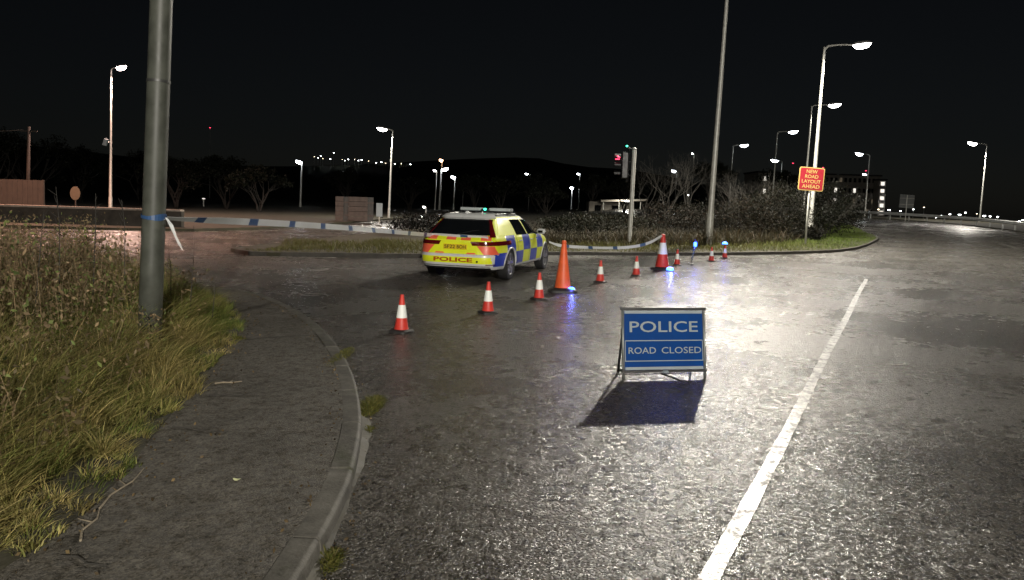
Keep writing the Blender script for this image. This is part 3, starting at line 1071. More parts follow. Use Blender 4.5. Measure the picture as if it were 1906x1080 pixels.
loops = []
for z in ZL:
    pts, tags = half_loop(z)
    full = [(x, -y) for x, y in pts] + [(x, y) for x, y in pts[::-1][1:-1]]
    loops.append([Vector((x, y, z)) for x, y in full])
nh = len(tags)
ftags = tags + tags[::-1][1:-1]
mb = MB()
mb.rings(loops, True, True, True)
# centre of the roof gets a crown
me = mb.mesh('body')
nl = len(loops[0])
XB = [-2.4, -1.72, -1.14, -.56, .02, .60, 1.18, 1.76, 2.5]
for p in me.polygons:
    c = p.center
    mi = 0
    ax = abs(c.y)
    if p.normal.z > 0.9 and c.z > 1.3:
        mi = 0
    elif c.x < -2.2 and ax < 0.83 * Wz(c.z) and p.normal.x < -0.2:
        if .40 < c.z < .54: mi = 1
        elif .6 < c.z < .9: mi = 1
        elif .9 < c.z < 1.0:
            mi = 3 if int((c.y + 0.98) / 0.205) % 2 else 1
    elif ax > 0.5 and abs(p.normal.y) > 0.45 and .34 < c.z < 1.0:
        k_ = sum(1 for b in XB if c.x > b)
        up = c.z > .63
        if -2.42 < c.x < 1.9:
            mi = 1 if ((k_ + (0 if up else 1)) % 2 == 1) else 2
        if c.x < -2.26: mi = 0
    elif ax > 0.45 and abs(p.normal.y) > 0.4 and c.z >= 1.0 and c.x < 0.1:
        mi = 1 if c.z < 1.40 else 0
    p.material_index = mi
body = link('body', me, car, [M['c_white'], M['c_yellow'], M['c_blue'], M['c_red'], M['trim']], True)
# wheel arches: cut with cylinders, result baked into the mesh
cutters = []
for xw in (-WB / 2, WB / 2):
    for s in (-1, 1):
        cb_ = MB(); cb_.lathe([(0.372, -0.2), (0.372, 0.2)], 40, axis='Y', c=(xw, s * 0.85, 0.345))
        co = cb_.build('cutter', M['trim'], car); cutters.append(co)
bpy.context.view_layer.update()
for co in cutters:
    md = body.modifiers.new('arch', 'BOOLEAN'); md.object = co; md.operation = 'DIFFERENCE'; md.solver = 'EXACT'; md.use_self = True
dg = bpy.context.evaluated_depsgraph_get()
nme = bpy.data.meshes.new_from_object(body.evaluated_get(dg))
body.modifiers.clear()
body.data = nme
for co in cutters:
    bpy.data.objects.remove(co)
print('car body faces', len(nme.polygons), len(me.polygons))
nme.polygons.foreach_set('use_smooth', [True] * len(nme.polygons))
nme.set_sharp_from_angle(angle=R(32))


def nrm_off(P, u, v, e=0.004):
    du = P(u + e, v) - P(u - e, v); dv = P(u, v + e) - P(u, v - e)
    return du.cross(dv).normalized()


def patch(name, P, quad, mat, off, parent=None, nu=10, nv=8, out=None, thick=0.0, mats=None):
    """curved panel on the body surface; quad = 4 (u,v) corners; out = rough outward direction"""
    mb = MB(); g = []
    for j in range(nv + 1):
        for i in range(nu + 1):
            a, b = i / nu, j / nv
            u = (1 - b) * ((1 - a) * quad[0][0] + a * quad[1][0]) + b * ((1 - a) * quad[3][0] + a * quad[2][0])
            v = (1 - b) * ((1 - a) * quad[0][1] + a * quad[1][1]) + b * ((1 - a) * quad[3][1] + a * quad[2][1])
            n_ = nrm_off(P, u, v)
            if n_.dot(out) < 0: n_ = -n_
            g.append((P(u, v), n_))
    w = nu + 1
    outer = [p + n_ * off for p, n_ in g]
    inner_ = [p - n_ * 0.012 for p, n_ in g]
    fs = []
    for j in range(nv):
        for i in range(nu):
            fs.append((j * w + i, j * w + i + 1, (j + 1) * w + i + 1, (j + 1) * w + i))
    nb = len(outer)
    rim = [i for i in range(w)] + [j * w + nu for j in range(1, nv + 1)] + [nv * w + i for i in range(nu - 1, -1, -1)] + [j * w for j in range(nv - 1, 0, -1)]
    for a_, b_ in zip(rim, rim[1:] + rim[:1]):
        fs.append((a_, b_, b_ + nb, a_ + nb))
    mb.add(outer + inner_, fs)
    return mb.build(name, mat, parent if parent is not None else car, sharp=40)


Prear = lambda y, z: Vector((rear_x(y, z), y, z))
def Pside(s): return lambda x, z: Vector((x, s * side_y(x, z), z))
Pfront = lambda y, z: Vector((front_x(y, z), y, z))
BK, FWD = Vector((-1, 0, 0)), Vector((1, 0, 0))
def Pth(s):
    def f(th, z):
        th = max(0.0005, min(math.pi / 2 - 0.0005, th))
        return Vector((-tab(z, AT) * math.cos(th) ** (2 / NR), s * Wz(z) * math.sin(th) ** (2 / NR), z))
    return f

rg = patch('rear_window', Prear, [(-.70, 1.01), (.70, 1.01), (.575, 1.345), (-.575, 1.345)], M['glass'], 0.006, out=BK + Vector((0, 0, .6)), nu=16)
patch('roof_spoiler', Prear, [(-.60, 1.352), (.60, 1.352), (.53, 1.425), (-.53, 1.425)], M['c_white'], 0.045, out=BK, nu=12)
# wiper
mb = MB(); mb.tube([Prear(0.03, 1.02) + Vector((-.02, 0, 0)), Prear(-.28, 1.10) + Vector((-.02, 0, 0)), Prear(-.42, 1.12) + Vector((-.018, 0, 0))], 0.008, 6); mb.build('rear_wiper', M['black'], car)
for s in (-1, 1):
    OS = Vector((-.6, s, 0.1))
    th_in = 0.03
    lo_ = patch('tail_light', Pth(s), [(0.05, .79), (1.36, .80), (1.36, .89), (0.035, .875)], M['taillight'], 0.012, out=OS, nu=26, nv=4)
    patch('tail_light', Pth(s), [(0.47, .97), (0.74, .97), (0.54, 1.345), (0.43, 1.345)], M['taillight'], 0.010, out=OS, nu=10, nv=10)
    patch('marking', Prear, [(s * .47, .785), (s * .80, .785), (s * .868, .60), (s * .62, .60)], M['c_red'], 0.004, out=BK, nu=8, nv=6)
    patch('marking', Prear, [(s * .24, .605), (s * .46, .605), (s * .43, .635), (s * .27, .635)], M['c_red'], 0.004, out=BK, nu=6, nv=2)
    patch('reflector', Prear, [(s * .66, .375), (s * .82, .375), (s * .82, .39), (s * .66, .39)], M['taillight'], 0.006, out=BK, nu=6, nv=2)
    # side glass
    PS = Pside(s); O2 = Vector((0, s, .3))
    patch('quarter_window', PS, [(-2.0, 1.0), (-1.05, 1.0), (-1.02, 1.325), (-1.66, 1.325)], M['c_yellow'], 0.006, out=O2, nu=12)
    patch('rear_door_window', PS, [(-.93, .995), (-.12, .985), (-.20, 1.345), (-.92, 1.34)], M['glass'], 0.006, out=O2, nu=12)
    patch('front_door_window', PS, [(-.03, .985), (.88, .985), (.30, 1.325), (-.11, 1.345)], M['glass'], 0.006, out=O2, nu=12)
    for x_ in (-1.0, -.075, .98):
        patch('door_gap', PS, [(x_ - .005, .32), (x_ + .005, .32), (x_ + .005, .97), (x_ - .005, .97)], M['trim'], 0.002, out=O2, nu=1, nv=12)
    patch('sill_trim', PS, [(-1.05, .275), (1.05, .275), (1.05, .295), (-1.05, .295)], M['trim'], 0.008, out=O2, nu=14, nv=2)
    for x_ in (-.78, .12):
        mb = MB(); yy = s * (side_y(x_, .86) + 0.018)
        mb.box((x_, yy, .865), (.19, .02, .026)); mb.build('door_handle', M['c_white'], car, bevel=0.007)
    # mirrors
    mb = MB(); rings = []
    for k in range(9):
        q = -1 + k / 4; w = max(.02, 1 - abs(q) ** 2.5) ** .5
        rings.append([Vector((.70 + math.cos(a) * .085 * w * (1.2 if math.cos(a) > 0 else .7), s * (1.0 + q * .115), 1.035 + math.sin(a) * .075 * w)) for a in [2 * math.pi * i / 14 for i in range(14)]])
    mb.rings(rings); mir = mb.build('door_mirror', M['c_white'], car, smooth=True)
    mb = MB(); mb.tube([(.74, s * .84, .985), (.72, s * .93, 1.0)], 0.022, 8); mb.build('mirror_arm', M['trim'], mir)
    mb = MB(); mb.box((.635, s * 1.0, 1.03), (.008, .12, .065)); mb.build('mirror_glass', M['glass'], mir)
    # roof rails
    mb = MB()
    mb.tube([(-1.5, s * .535, 1.42), (-1.4, s * .545, 1.462), (-.8, s * .56, 1.475), (-.1, s * .55, 1.468), (.0, s * .535, 1.43)], 0.014, 8); mb.build('roof_rail', M['steel'], car, smooth=True)
    # head lights
    patch('head_light', Pfront, [(s * .46, .66), (s * .78, .68), (s * .78, .78), (s * .50, .76)], M['alloy'], 0.006, out=FWD, nu=8, nv=4)
patch('windscreen', Pfront, [(-.74, 1.01), (.74, 1.01), (.56, 1.36), (-.56, 1.36)], M['glass'], 0.006, out=FWD + Vector((0, 0, .8)), nu=14)
# bumper details, number plate, lettering
patch('bumper_seam', Prear, [(-.86, .583), (.86, .583), (.86, .597), (-.86, .597)], M['c_white'], 0.006, out=BK, nu=18, nv=1)
patch('diffuser', Prear, [(-.74, .275), (.74, .275), (.74, .312), (-.74, .312)], M['trim'], 0.006, out=BK, nu=14, nv=2)
patch('chrome_strip', Prear, [(-.82, .338), (.82, .338), (.82, .352), (-.82, .352)], M['steel'], 0.007, out=BK, nu=16, nv=1)
patch('plate_recess', Prear, [(-.40, .685), (.40, .685), (.33, .815), (-.33, .815)], M['c_yellow'], 0.004, out=BK, nu=10, nv=4)
npz, npx = .755, rear_x(0, .755) - .016
mb = MB(); mb.box((npx, 0, npz), (.012, .52, .112)); npl = mb.build('number_plate', M['plate_yellow'], car, bevel=0.004)
MR = Matrix(((0, 0, -1, 0), (-1, 0, 0, 0), (0, 1, 0, 0), (0, 0, 0, 1)))   # text x -> -y, text y -> z, normal -> -x
lettering('lettering', 'SF22', .235, M['black'], npl, Matrix.Translation((npx - .0075, .12, npz)) @ MR, bold=0.012, height=.078)
lettering('lettering', 'BOH', .195, M['black'], npl, Matrix.Translation((npx - .0075, -.135, npz)) @ MR, bold=0.012, height=.078)
lettering('lettering', 'POLICE', .86, M['c_text'], car, Matrix.Translation((rear_x(0.3, .46) - .010, .03, .478)) @ MR, bold=0.035, height=.092)
mb = MB(); mb.lathe([(.022, 0), (.022, .008)], 14, axis='Y'); hk = mb.build('tow_eye_cover', M['black'], car, sharp=40)
hk.rotation_euler = (0, 0, R(90)); hk.location = (rear_x(.5, .45) - .004, -.50, .45)
# roof light bar
mb = MB(); mb.box((-.50, 0, 1.515), (.24, 1.22, .02)); lbar = mb.build('light_bar', M['black'], car, bevel=0.006)
for yc, wd in ((.36, .50), (-.36, .50)):
    mb = MB(); mb.box((-.50, yc, 1.565), (.26, wd, .075)); mb.build('dome', M['bar_dome'], lbar, bevel=0.02)
mb = MB(); mb.box((-.50, 0, 1.55), (.22, .20, .05)); mb.build('centre_section', M['black'], lbar, bevel=0.01)
mb = MB(); mb.lathe([(.001, -.03), (.028, -.018), (.032, 0), (.028, .018), (.001, .03)], 12, c=(-.615, 0.0, 1.565)); mb.build('green_spot', M['led_green'], lbar, smooth=True)  # small green emissive spot in the middle of the bar
for yc in (.5, -.5):
    mb = MB(); mb.box((-.5, yc, 1.485), (.06, .05, .09)); mb.build('foot', M['black'], lbar)
mb = MB(); mb.lathe([(.05, 1.46), (.048, 1.50), (.03, 1.525), (.003, 1.532)], 16, c=(-1.45, .12, 0)); mb.build('roof_antenna', M['c_white'], car, smooth=True)
mb = MB(); mb.lathe([(.03, 1.46), (.02, 1.49), (.004, 1.53)], 12, c=(-1.5, -.25, 0)); mb.build('roof_antenna', M['c_white'], car, smooth=True)

tyre_mb = MB()
RW = 0.345
tyre_mb.lathe([(.235, -.105), (.30, -.112), (.335, -.10), (RW, -.07), (RW, .07), (.335, .10), (.30, .112), (.235, .105), (.235, -.105)], 40, axis='Y')
tyre_me = tyre_mb.mesh('tyre'); tyre_me.materials.append(M['tyre'])
tyre_me.polygons.foreach_set('use_smooth', [True] * len(tyre_me.polygons)); tyre_me.set_sharp_from_angle(angle=R(40))
rim_mb = MB()
rim_mb.lathe([(.246, -.09), (.246, .098), (.232, .104), (.222, .096), (.218, -.09)], 36, axis='Y')
rim_mb.lathe([(.05, .045), (.055, .085), (.03, .095), (.002, .097)], 20, axis='Y')
for k in range(5):
    a = 2 * math.pi * k / 5 + .3
    for da in (-.13, .13):
        d1 = Vector((math.cos(a), 0, math.sin(a))); d2 = Vector((math.cos(a + da * 1.4), 0, math.sin(a + da * 1.4)))
        tt = Vector((-math.sin(a), 0, math.cos(a)))
        p0 = d1 * .04 + Vector((0, .07, 0)); p1 = d2 * .226 + Vector((0, .085, 0))
        rim_mb.rings([[p0 + tt * .02 + Vector((0, .018, 0)), p0 - tt * .02 + Vector((0, .018, 0)), p0 - tt * .02 - Vector((0, .02, 0)), p0 + tt * .02 - Vector((0, .02, 0))],
                      [p1 + tt * .017 + Vector((0, .012, 0)), p1 - tt * .017 + Vector((0, .012, 0)), p1 - tt * .017 - Vector((0, .02, 0)), p1 + tt * .017 - Vector((0, .02, 0))]])
rim_me = rim_mb.mesh('rim'); rim_me.materials.append(M['alloy'])
rim_me.polygons.foreach_set('use_smooth', [True] * len(rim_me.polygons)); rim_me.set_sharp_from_angle(angle=R(35))
disc_mb = MB(); disc_mb.lathe([(.15, .0), (.15, .02), (.19, .02), (.19, -.02), (.001, -.02)], 28, axis='Y')
disc_me = disc_mb.mesh('brake_disc'); disc_me.materials.append(M['darksteel'])
for xw in (-WB / 2, WB / 2):
    for s in (-1, 1):
        wh = bpy.data.objects.new('wheel', None); COL.objects.link(wh); wh.parent = car
        wh.location = (xw, s * .815, RW / CZ); wh.scale = (1, 1, 1 / CZ); wh.rotation_euler = (0, 0, 0 if s > 0 else math.pi)
        for nm, me_ in (('tyre', tyre_me), ('rim', rim_me), ('brake_disc', disc_me)):
            o = bpy.data.objects.new(nm, me_); COL.objects.link(o); o.parent = wh
# pale lips round the wheel arches
for xw in (-WB / 2, WB / 2):
    for s in (-1, 1):
        mb = MB(); rings = []
        for k in range(25):
            a = R(-12 + 204 * k / 24); ca, sa = math.cos(a), math.sin(a)
            ring = []
            for rr, oo in ((.360, -.05), (.360, .012), (.392, .010), (.408, -.012)):
                x_, z_ = xw + ca * rr, max(.2, .345 + sa * rr)
                ring.append(Vector((x_, s * (side_y(x_, z_) + oo), .345 + sa * rr)))
            rings.append(ring)
        mb.rings(rings); mb.build('wheel_arch', M['c_white'], car, smooth=True)
# dark liner and floor under the body
mb = MB(); mb.box((0, 0, .32), (3.9, 1.30, .12)); mb.build('underbody', M['trim'], car)

# ------------------------------------------------------------------ tape runs
def on_line(A, B, px, py):
    d = ray(px, py)
    r = d.x / d.y
    t = (r * A.y - A.x) / ((B.x - A.x) - r * (B.y - A.y))
    y = A.y + t * (B.y - A.y)
    return PD(px, py, y)


tA = PD(309, 406.5, PDIST - 0.06)
tB = CARM @ (Prear(0.72, .97) + Vector((-.035, 0, 0)))
tC = CARM @ (Prear(-.70, .955) + Vector((-.035, 0, 0)))
pts = [tA] + [on_line(tA, tB, x, y) for x, y in ((350, 409), (450, 412.5), (560, 418), (680, 427))] + [tB, CARM @ (Prear(0.35, .985) + Vector((-.03, 0, 0))), CARM @ (Prear(-0.1, .97) + Vector((-.03, 0, 0))), tC]
tape('police_tape', pts, 0.078, 'blue and white police tape stretched from the lamp column to the police car', first=0.3, white=0.80, blue=0.15,
     twist=lambda f: 0.9 * (1 - min(1, f * 6)) + 0.25 * math.sin(f * 9))
# loose end hanging at the knot and the turns round the column
kn = empty('tape_knot', tA, 0, 'knotted police tape with a loose hanging end on the lamp column', 'police tape')
mb = MB()
zc = tA.z
c0 = pole_base + pole_c(zc) - tA
for k in range(3):
    ring_lo, ring_hi = [], []
    for i in range(25):
        a = 2 * math.pi * i / 24
        rr = 0.105 + 0.003 * k
        wv = 0.012 * math.sin(a * 2 + k)
        ring_lo.append(c0 + Vector((math.cos(a) * rr, math.sin(a) * rr, -0.014 + wv + 0.008 * k))); ring_hi.append(c0 + Vector((math.cos(a) * rr, math.sin(a) * rr, 0.012 + wv + 0.008 * k)))
    for i in range(24):
        mb.add([ring_lo[i], ring_lo[i + 1], ring_hi[i + 1], ring_hi[i]], [(0, 1, 2, 3)])
mb.build('winding', M['tape_blue'], kn)
mb = MB()
le = [PD(310, 406, PDIST - .08), PD(318, 418, PDIST - .1), PD(326, 438, PDIST - .1), PD(334, 455, PDIST - .08), PD(340, 466, PDIST - .09)]
Lr = []
for i, p in enumerate(le):
    w = (0.028, 0.036, 0.03, 0.024, 0.018)[i]
    Lr.append((p - tA + Vector((-w / 2, -0.01 * (i % 2), 0.006)), p - tA + Vector((w / 2, 0.008 * (i % 2), -0.006))))
for i in range(len(Lr) - 1):
    mb.add([Lr[i][0], Lr[i][1], Lr[i + 1][1], Lr[i + 1][0]], [(0, 1, 2, 3)])
mb.build('loose_end', M['tape_white'], kn)

# traffic signal
sb = G(1171, 456, 0.11)
stp = PD(1181, 279, sb.y)
sig = empty('traffic_signal', sb, 0, 'grey traffic signal post with its heads turned away on the grass island', 'traffic signal')
hs = stp.z - sb.z
ls = (stp.x - sb.x) / hs
def sc_(z): return Vector((ls * z, 0, z))
mb = MB(); mb.tube([sc_(-.1), sc_(hs)], 0.085, 16); mb.build('post', M['column'], sig, sharp=40)
mb = MB(); mb.lathe([(0.09, 0), (.09, .05), (.04, .09), (.002, .1)], 16, c=sc_(hs)); mb.build('cap', M['lantern'], sig, smooth=True)
for k, (ox, oy) in enumerate(((-.32, .12),)):
    hz = hs - .62
    mb = MB(); mb.box(sc_(hz) + Vector((ox, oy, 0)), (.28, .2, 1.05)); hd_ = mb.build('signal_head', M['black'], sig, bevel=0.03)
    mb = MB(); mb.box(sc_(hz) + Vector((ox + 0.1, oy, 0.0)), (.02, .56, 1.30)); mb.build('backing_board', M['black'], hd_, bevel=0.01)
    for q in range(3):
        mb = MB(); c = sc_(hz + .34 - .34 * q) + Vector((ox - .2, oy - .02, 0))
        rings = [[c + Vector((-x_, math.cos(a) * .11, math.sin(a) * .11 + .0)) for a in [math.pi * (-.15 + 1.3 * i / 10) for i in range(11)]] for x_ in (0, .24)]
        mb.rings(rings, False, False, False); mb.build('visor', M['black'], hd_)
    # glow of the lit red aspect on its visor, shaped as emissive tubes
    mb = MB(); c = sc_(hz + .34) + Vector((ox - .30, oy - .02, 0))
    mb.tube([c + Vector((-.13, -.05, .06)), c + Vector((-.04, -.09, .0)), c + Vector((.06, -.11, -.05))], [.02, .035, .02], 8)
    mb.tube([c + Vector((-.12, -.05, -.11)), c + Vector((.05, -.09, -.11))], [.02, .02], 8)
    mb.build('red_visor_glow', M['led_red'], hd_, smooth=True)
for q in (.25, -.8):
    mb = MB(); mb.tube([sc_(hs - .62 + q * .5), sc_(hs - .62 + q * .5) + Vector((-.32, .1, 0))], 0.025, 8); mb.build('bracket', M['black'], sig)
mb = MB(); mb.lathe([(.002, -.04), (.04, -.02), (.04, .02), (.002, .04)], 10, c=PD(1167, 272, sb.y - .02) - sb); mb.build('green_aspect', M['led_green'], sig, smooth=True)
mb = MB(); mb.tube([sc_(hs) , PD(1167, 274, sb.y) - sb], 0.02, 8); mb.build('green_bracket', M['black'], sig)

# tape: far side of the car -> signal post -> tall cone
tip = big.location + Vector((0, 0, .93))
sp = sb + sc_(.42) + Vector((0, -.095, 0))
cf = CARM @ Vector((1.72, -.95, .72))
pts = [cf, on_line(cf, tip, 1040, 457.5), on_line(cf, tip, 1075, 460), on_line(cf, tip, 1110, 461.5), on_line(cf, tip, 1150, 462), on_line(cf, tip, 1185, 459), on_line(cf, tip, 1212, 451.5), tip + Vector((-.06, -.02, -.03)), tip + Vector((0, -.05, .0))]
tape('police_tape', pts, 0.075, 'drooping police tape from the car front to the tip of the tall cone', first=0.1, white=0.55, blue=0.12, twist=lambda f: -0.35 + 0.3 * math.sin(f * 11))

# ------------------------------------------------------------------ plants
def blades(name, P, H, W_, bend, tint, label, cat='grass', mat='leaf', seg=3, parent=None, kind='stuff'):
    """many tapering bent blades as one mesh; P (n,3) roots, H heights, W_ widths, bend (n,2) tip offset, tint (n,3)"""
    n = len(P)
    ang = rng.uniform(0, 2 * np.pi, n)
    side = np.stack([np.cos(ang), np.sin(ang), np.zeros(n)], 1)
    vs = np.zeros((n, (seg) * 2 + 1, 3))
    for k in range(seg + 1):
        f = k / seg
        c = P.copy()
        c[:, 0] += bend[:, 0] * f ** 2; c[:, 1] += bend[:, 1] * f ** 2
        c[:, 2] += H * (f - 0.18 * f ** 3 * np.clip(np.hypot(bend[:, 0], bend[:, 1]) / np.maximum(H, 1e-3), 0, 2))
        if k < seg:
            w = (W_ * (1 - 0.65 * f))[:, None] / 2
            vs[:, 2 * k] = c - side * w; vs[:, 2 * k + 1] = c + side * w
        else:
            vs[:, 2 * seg] = c
    nv = seg * 2 + 1
    base = (np.arange(n) * nv)[:, None]
    loops, starts, tots = [], [], []
    quads = []
    for k in range(seg - 1):
        quads.append(np.concatenate([base + 2 * k, base + 2 * k + 1, base + 2 * k + 3, base + 2 * k + 2], 1))
    tri = np.concatenate([base + 2 * seg - 2, base + 2 * seg - 1, base + 2 * seg], 1)
    q = np.concatenate(quads, 0)
    me = bpy.data.meshes.new(name)
    me.vertices.add(n * nv)
    me.vertices.foreach_set('co', vs.reshape(-1))
    nlq, nlt = q.size, tri.size
    me.loops.add(nlq + nlt)
    me.loops.foreach_set('vertex_index', np.concatenate([q.reshape(-1), tri.reshape(-1)]).astype(np.int32))
    me.polygons.add(len(q) + len(tri))
    me.polygons.foreach_set('loop_start', np.concatenate([np.arange(len(q)) * 4, nlq + np.arange(len(tri)) * 3]).astype(np.int32))
    me.polygons.foreach_set('loop_total', np.concatenate([np.full(len(q), 4), np.full(len(tri), 3)]).astype(np.int32))
    me.update(calc_edges=True)
    ca = me.color_attributes.new('tint', 'FLOAT_COLOR', 'POINT')
    cols = np.ones((n, nv, 4)); cols[:, :, :3] = tint[:, None, :]
    ca.data.foreach_set('color', cols.reshape(-1))
    o = link(name, me, parent, M[mat])
    if kind: o['kind'] = kind
    if label: setp(o, label, cat)
    return o


def leaves(name, C, size, tint, parent=None, mat='leaf', aspect=0.55, droop=0.0):
    """leaf-sized quads with random attitude as one mesh"""
    n = len(C)
    d = rng.normal(size=(n, 3)); d /= np.linalg.norm(d, axis=1)[:, None]
    d[:, 2] -= droop
    u = rng.normal(size=(n, 3)); u -= d * np.sum(u * d, 1)[:, None]; u /= np.linalg.norm(u, axis=1)[:, None] + 1e-9
    s = (size * rng.uniform(.6, 1.4, n))[:, None]
    vs = np.stack([C - d * s * .5, C + u * s * aspect * .5, C + d * s * .5, C - u * s * aspect * .5], 1)
    me = bpy.data.meshes.new(name)
    me.vertices.add(n * 4); me.vertices.foreach_set('co', vs.reshape(-1))
    me.loops.add(n * 4); me.loops.foreach_set('vertex_index', np.arange(n * 4, dtype=np.int32))
    me.polygons.add(n)
    me.polygons.foreach_set('loop_start', (np.arange(n) * 4).astype(np.int32)); me.polygons.foreach_set('loop_total', np.full(n, 4, dtype=np.int32))
    me.update(calc_edges=True)
    ca = me.color_attributes.new('tint', 'FLOAT_COLOR', 'POINT')
    cols = np.ones((n, 4, 4)); cols[:, :, :3] = tint[:, None, :]
    ca.data.foreach_set('color', cols.reshape(-1))
    return link(name, me, parent, M[mat])


def noise2(x, y, s):
    return 0.5 + 0.5 * np.sin(x * s * 1.3 + 1.7 * np.sin(y * s * 0.9 + 0.5)) * np.cos(y * s * 1.1 + 1.3 * np.sin(x * s * 0.7))


# sample points on the near bank: along the grass edge, going inland
LELn = [(p, normal_at(LEL, i)) for i, p in enumerate(LEL)]
near = [(p, n_) for p, n_ in LELn if p.y > 2.2 and p.x > -9.5]


def bank_points(n, dmin, dmax, power=1.0):
    idx = rng.integers(0, len(near), n)
    dd = dmin + (dmax - dmin) * rng.uniform(0, 1, n) ** power
    out = np.zeros((n, 3))
    for i in range(n):
        p, n_ = near[idx[i]]
        t = Vector((n_.y, -n_.x, 0))
        q = p + n_ * float(dd[i]) + t * float(rng.uniform(-.25, .25))
        out[i] = (q.x, q.y, 0)
    return out, dd


def bank_z(d, X, Y):
    t = np.clip(d / 2.2, 0, 1)
    return PZ + 0.005 + 0.22 * t * t * (3 - 2 * t) + 0.02 * np.sin(X * 3.1) * np.sin(Y * 2.7)


def mix(a, b, t):
    return np.array(a)[None, :] * (1 - t[:, None]) + np.array(b)[None, :] * t[:, None]


# grass: tufts, short and green at the path, taller and straw-coloured behind
nt_, per = 2900, 50
T, td = bank_points(nt_, 0.0, 1.4, 0.9)
n = nt_ * per
tr_ = rng.uniform(.03, .11, nt_)
ang = rng.uniform(0, 2 * np.pi, n); rad_ = np.sqrt(rng.uniform(0, 1, n)) * np.repeat(tr_, per)
P = np.repeat(T, per, 0)
P[:, 0] += np.cos(ang) * rad_; P[:, 1] += np.sin(ang) * rad_
dd = np.repeat(td, per)
P[:, 2] = bank_z(np.maximum(dd, 0), P[:, 0], P[:, 1]) - .01
th_ = rng.uniform(.5, 1.5, nt_) * (.6 + .8 * noise2(T[:, 0], T[:, 1], 2.3))
H = (0.06 + 0.25 * np.clip(dd / 0.7, 0, 1)) * rng.uniform(.5, 1.3, n) * np.repeat(th_, per)
lean_t = rng.normal(size=(nt_, 2)) * .35; lean_t[:, 0] += .12
out_ = np.stack([np.cos(ang), np.sin(ang)], 1) * (rad_ / np.repeat(tr_, per))[:, None]
bd = (out_ * .75 + np.repeat(lean_t, per, 0) + rng.normal(size=(n, 2)) * .35) * H[:, None]
ts = np.clip(noise2(T[:, 0] + 4, T[:, 1] - 2, 2.0) * 1.1 - 0.17 + rng.normal(size=nt_) * .28, 0, 1)
straw = np.clip(np.repeat(ts, per) + rng.normal(size=n) * .16, 0, 1)
tint = mix((0.125, 0.18, 0.030), (0.50, 0.40, 0.16), straw) * (np.repeat(rng.uniform(.45, 1.2, nt_), per) * rng.uniform(.6, 1.25, n))[:, None]
blades('verge_grass', P, H, np.full(n, .0052) * rng.uniform(.6, 1.6, n), bd, tint, 'rough green and straw grass spilling over the pavement edge')
# fallen leaf litter and dirt along the path edge and kerb foot
n = 2600
T2, d2 = bank_points(n, -.45, .25, 1.0)
near_k = rng.uniform(0, 1, n) < .25
for i in np.nonzero(near_k)[0]:
    q = int(rng.integers(20, 330)); p_ = kerb_fine[q]; n_ = normal_at(kerb_fine, q); o_ = float(abs(rng.normal()) * .07)
    side_in = rng.uniform() < .5
    T2[i] = (p_.x + n_.x * (KW + o_ if side_in else -o_ - .02), p_.y + n_.y * (KW + o_ if side_in else -o_ - .02), 0 if side_in else -PZ)
keep = rng.uniform(0, 1, n) < np.where(near_k, 1, np.exp(-np.abs(d2) * 5))
T2[:, 2] += PZ + .004
tt2 = mix((0.05, 0.035, 0.02), (0.22, 0.16, 0.08), rng.uniform(0, 1, n)) * rng.uniform(.5, 1.2, n)[:, None]
ll = leaves('leaf_litter', T2[keep], np.full(int(keep.sum()), .022), tt2[keep], aspect=.6)
setp(ll, 'brown leaf litter and dirt strewn along the pavement edge', 'leaf litter', kind='stuff')
# matted dead grass lying further in
n = 42000
P, dd = bank_points(n, 0.5, 3.3, 1.0)
P[:, 2] = bank_z(dd, P[:, 0], P[:, 1])
cl = noise2(P[:, 0] + 9, P[:, 1], 1.9)
H = (0.22 + 0.30 * cl) * rng.uniform(.6, 1.3, n)
bd = rng.normal(size=(n, 2)) * (H * .75)[:, None]
st_ = np.clip(noise2(P[:, 0], P[:, 1] + 3, 1.6) + rng.normal(size=n) * .25, 0, 1)
tint = mix((0.10, 0.11, 0.03), (0.34, 0.24, 0.11), st_) * rng.uniform(.45, 1.2, n)[:, None]
blades('dead_grass', P, H, np.full(n, .0062) * rng.uniform(.6, 1.4, n), bd, tint, 'matted brown dead grass on the bank under the weeds')

# tall dead weeds: stems with small side leaves, one mass
ns = 3800
nc_ = 300
T, td = bank_points(nc_, 0.5, 3.3, 0.9)
ci = rng.integers(0, nc_, ns)
P = T[ci] + rng.normal(size=(ns, 3)) * np.array([.13, .13, 0])
dd = td[ci]
P[:, 2] = bank_z(dd, P[:, 0], P[:, 1])
Hs = (0.42 + 0.52 * np.clip((dd - .4) / 1.4, 0, 1)) * rng.uniform(.6, 1.15, ns)
bdw = rng.normal(size=(ns, 2)) * .13
tint = mix((0.13, 0.105, 0.055), (0.32, 0.225, 0.13), rng.uniform(0, 1, ns)) * rng.uniform(.6, 1.2, ns)[:, None]
wd_ = blades('tall_weeds', P, Hs, np.full(ns, .007), bdw, tint, 'tall dead brown weeds crowding the bank round the lamp column', cat='weeds', seg=4)
nl_ = 14
C = np.repeat(P, nl_, 0)
f = np.tile(np.linspace(.18, 1.0, nl_), ns) + rng.normal(size=ns * nl_) * .03
Hr = np.repeat(Hs, nl_); br = np.repeat(bdw, nl_, 0)
C[:, 0] += br[:, 0] * f ** 2 + rng.normal(size=len(f)) * .045
C[:, 1] += br[:, 1] * f ** 2 + rng.normal(size=len(f)) * .045
C[:, 2] += Hr * f * .97
tl = np.repeat(tint, nl_, 0) * rng.uniform(.6, 1.4, len(f))[:, None]
gsel = rng.uniform(0, 1, len(f)) < .25
tl[gsel] = tl[gsel] * np.array([.75, 1.25, .7])
lw = leaves('weed_leaves', C, .034 * rng.uniform(.4, 1.6, len(f)), tl, parent=wd_, aspect=.5, droop=.3)
lw['kind'] = 'stuff'

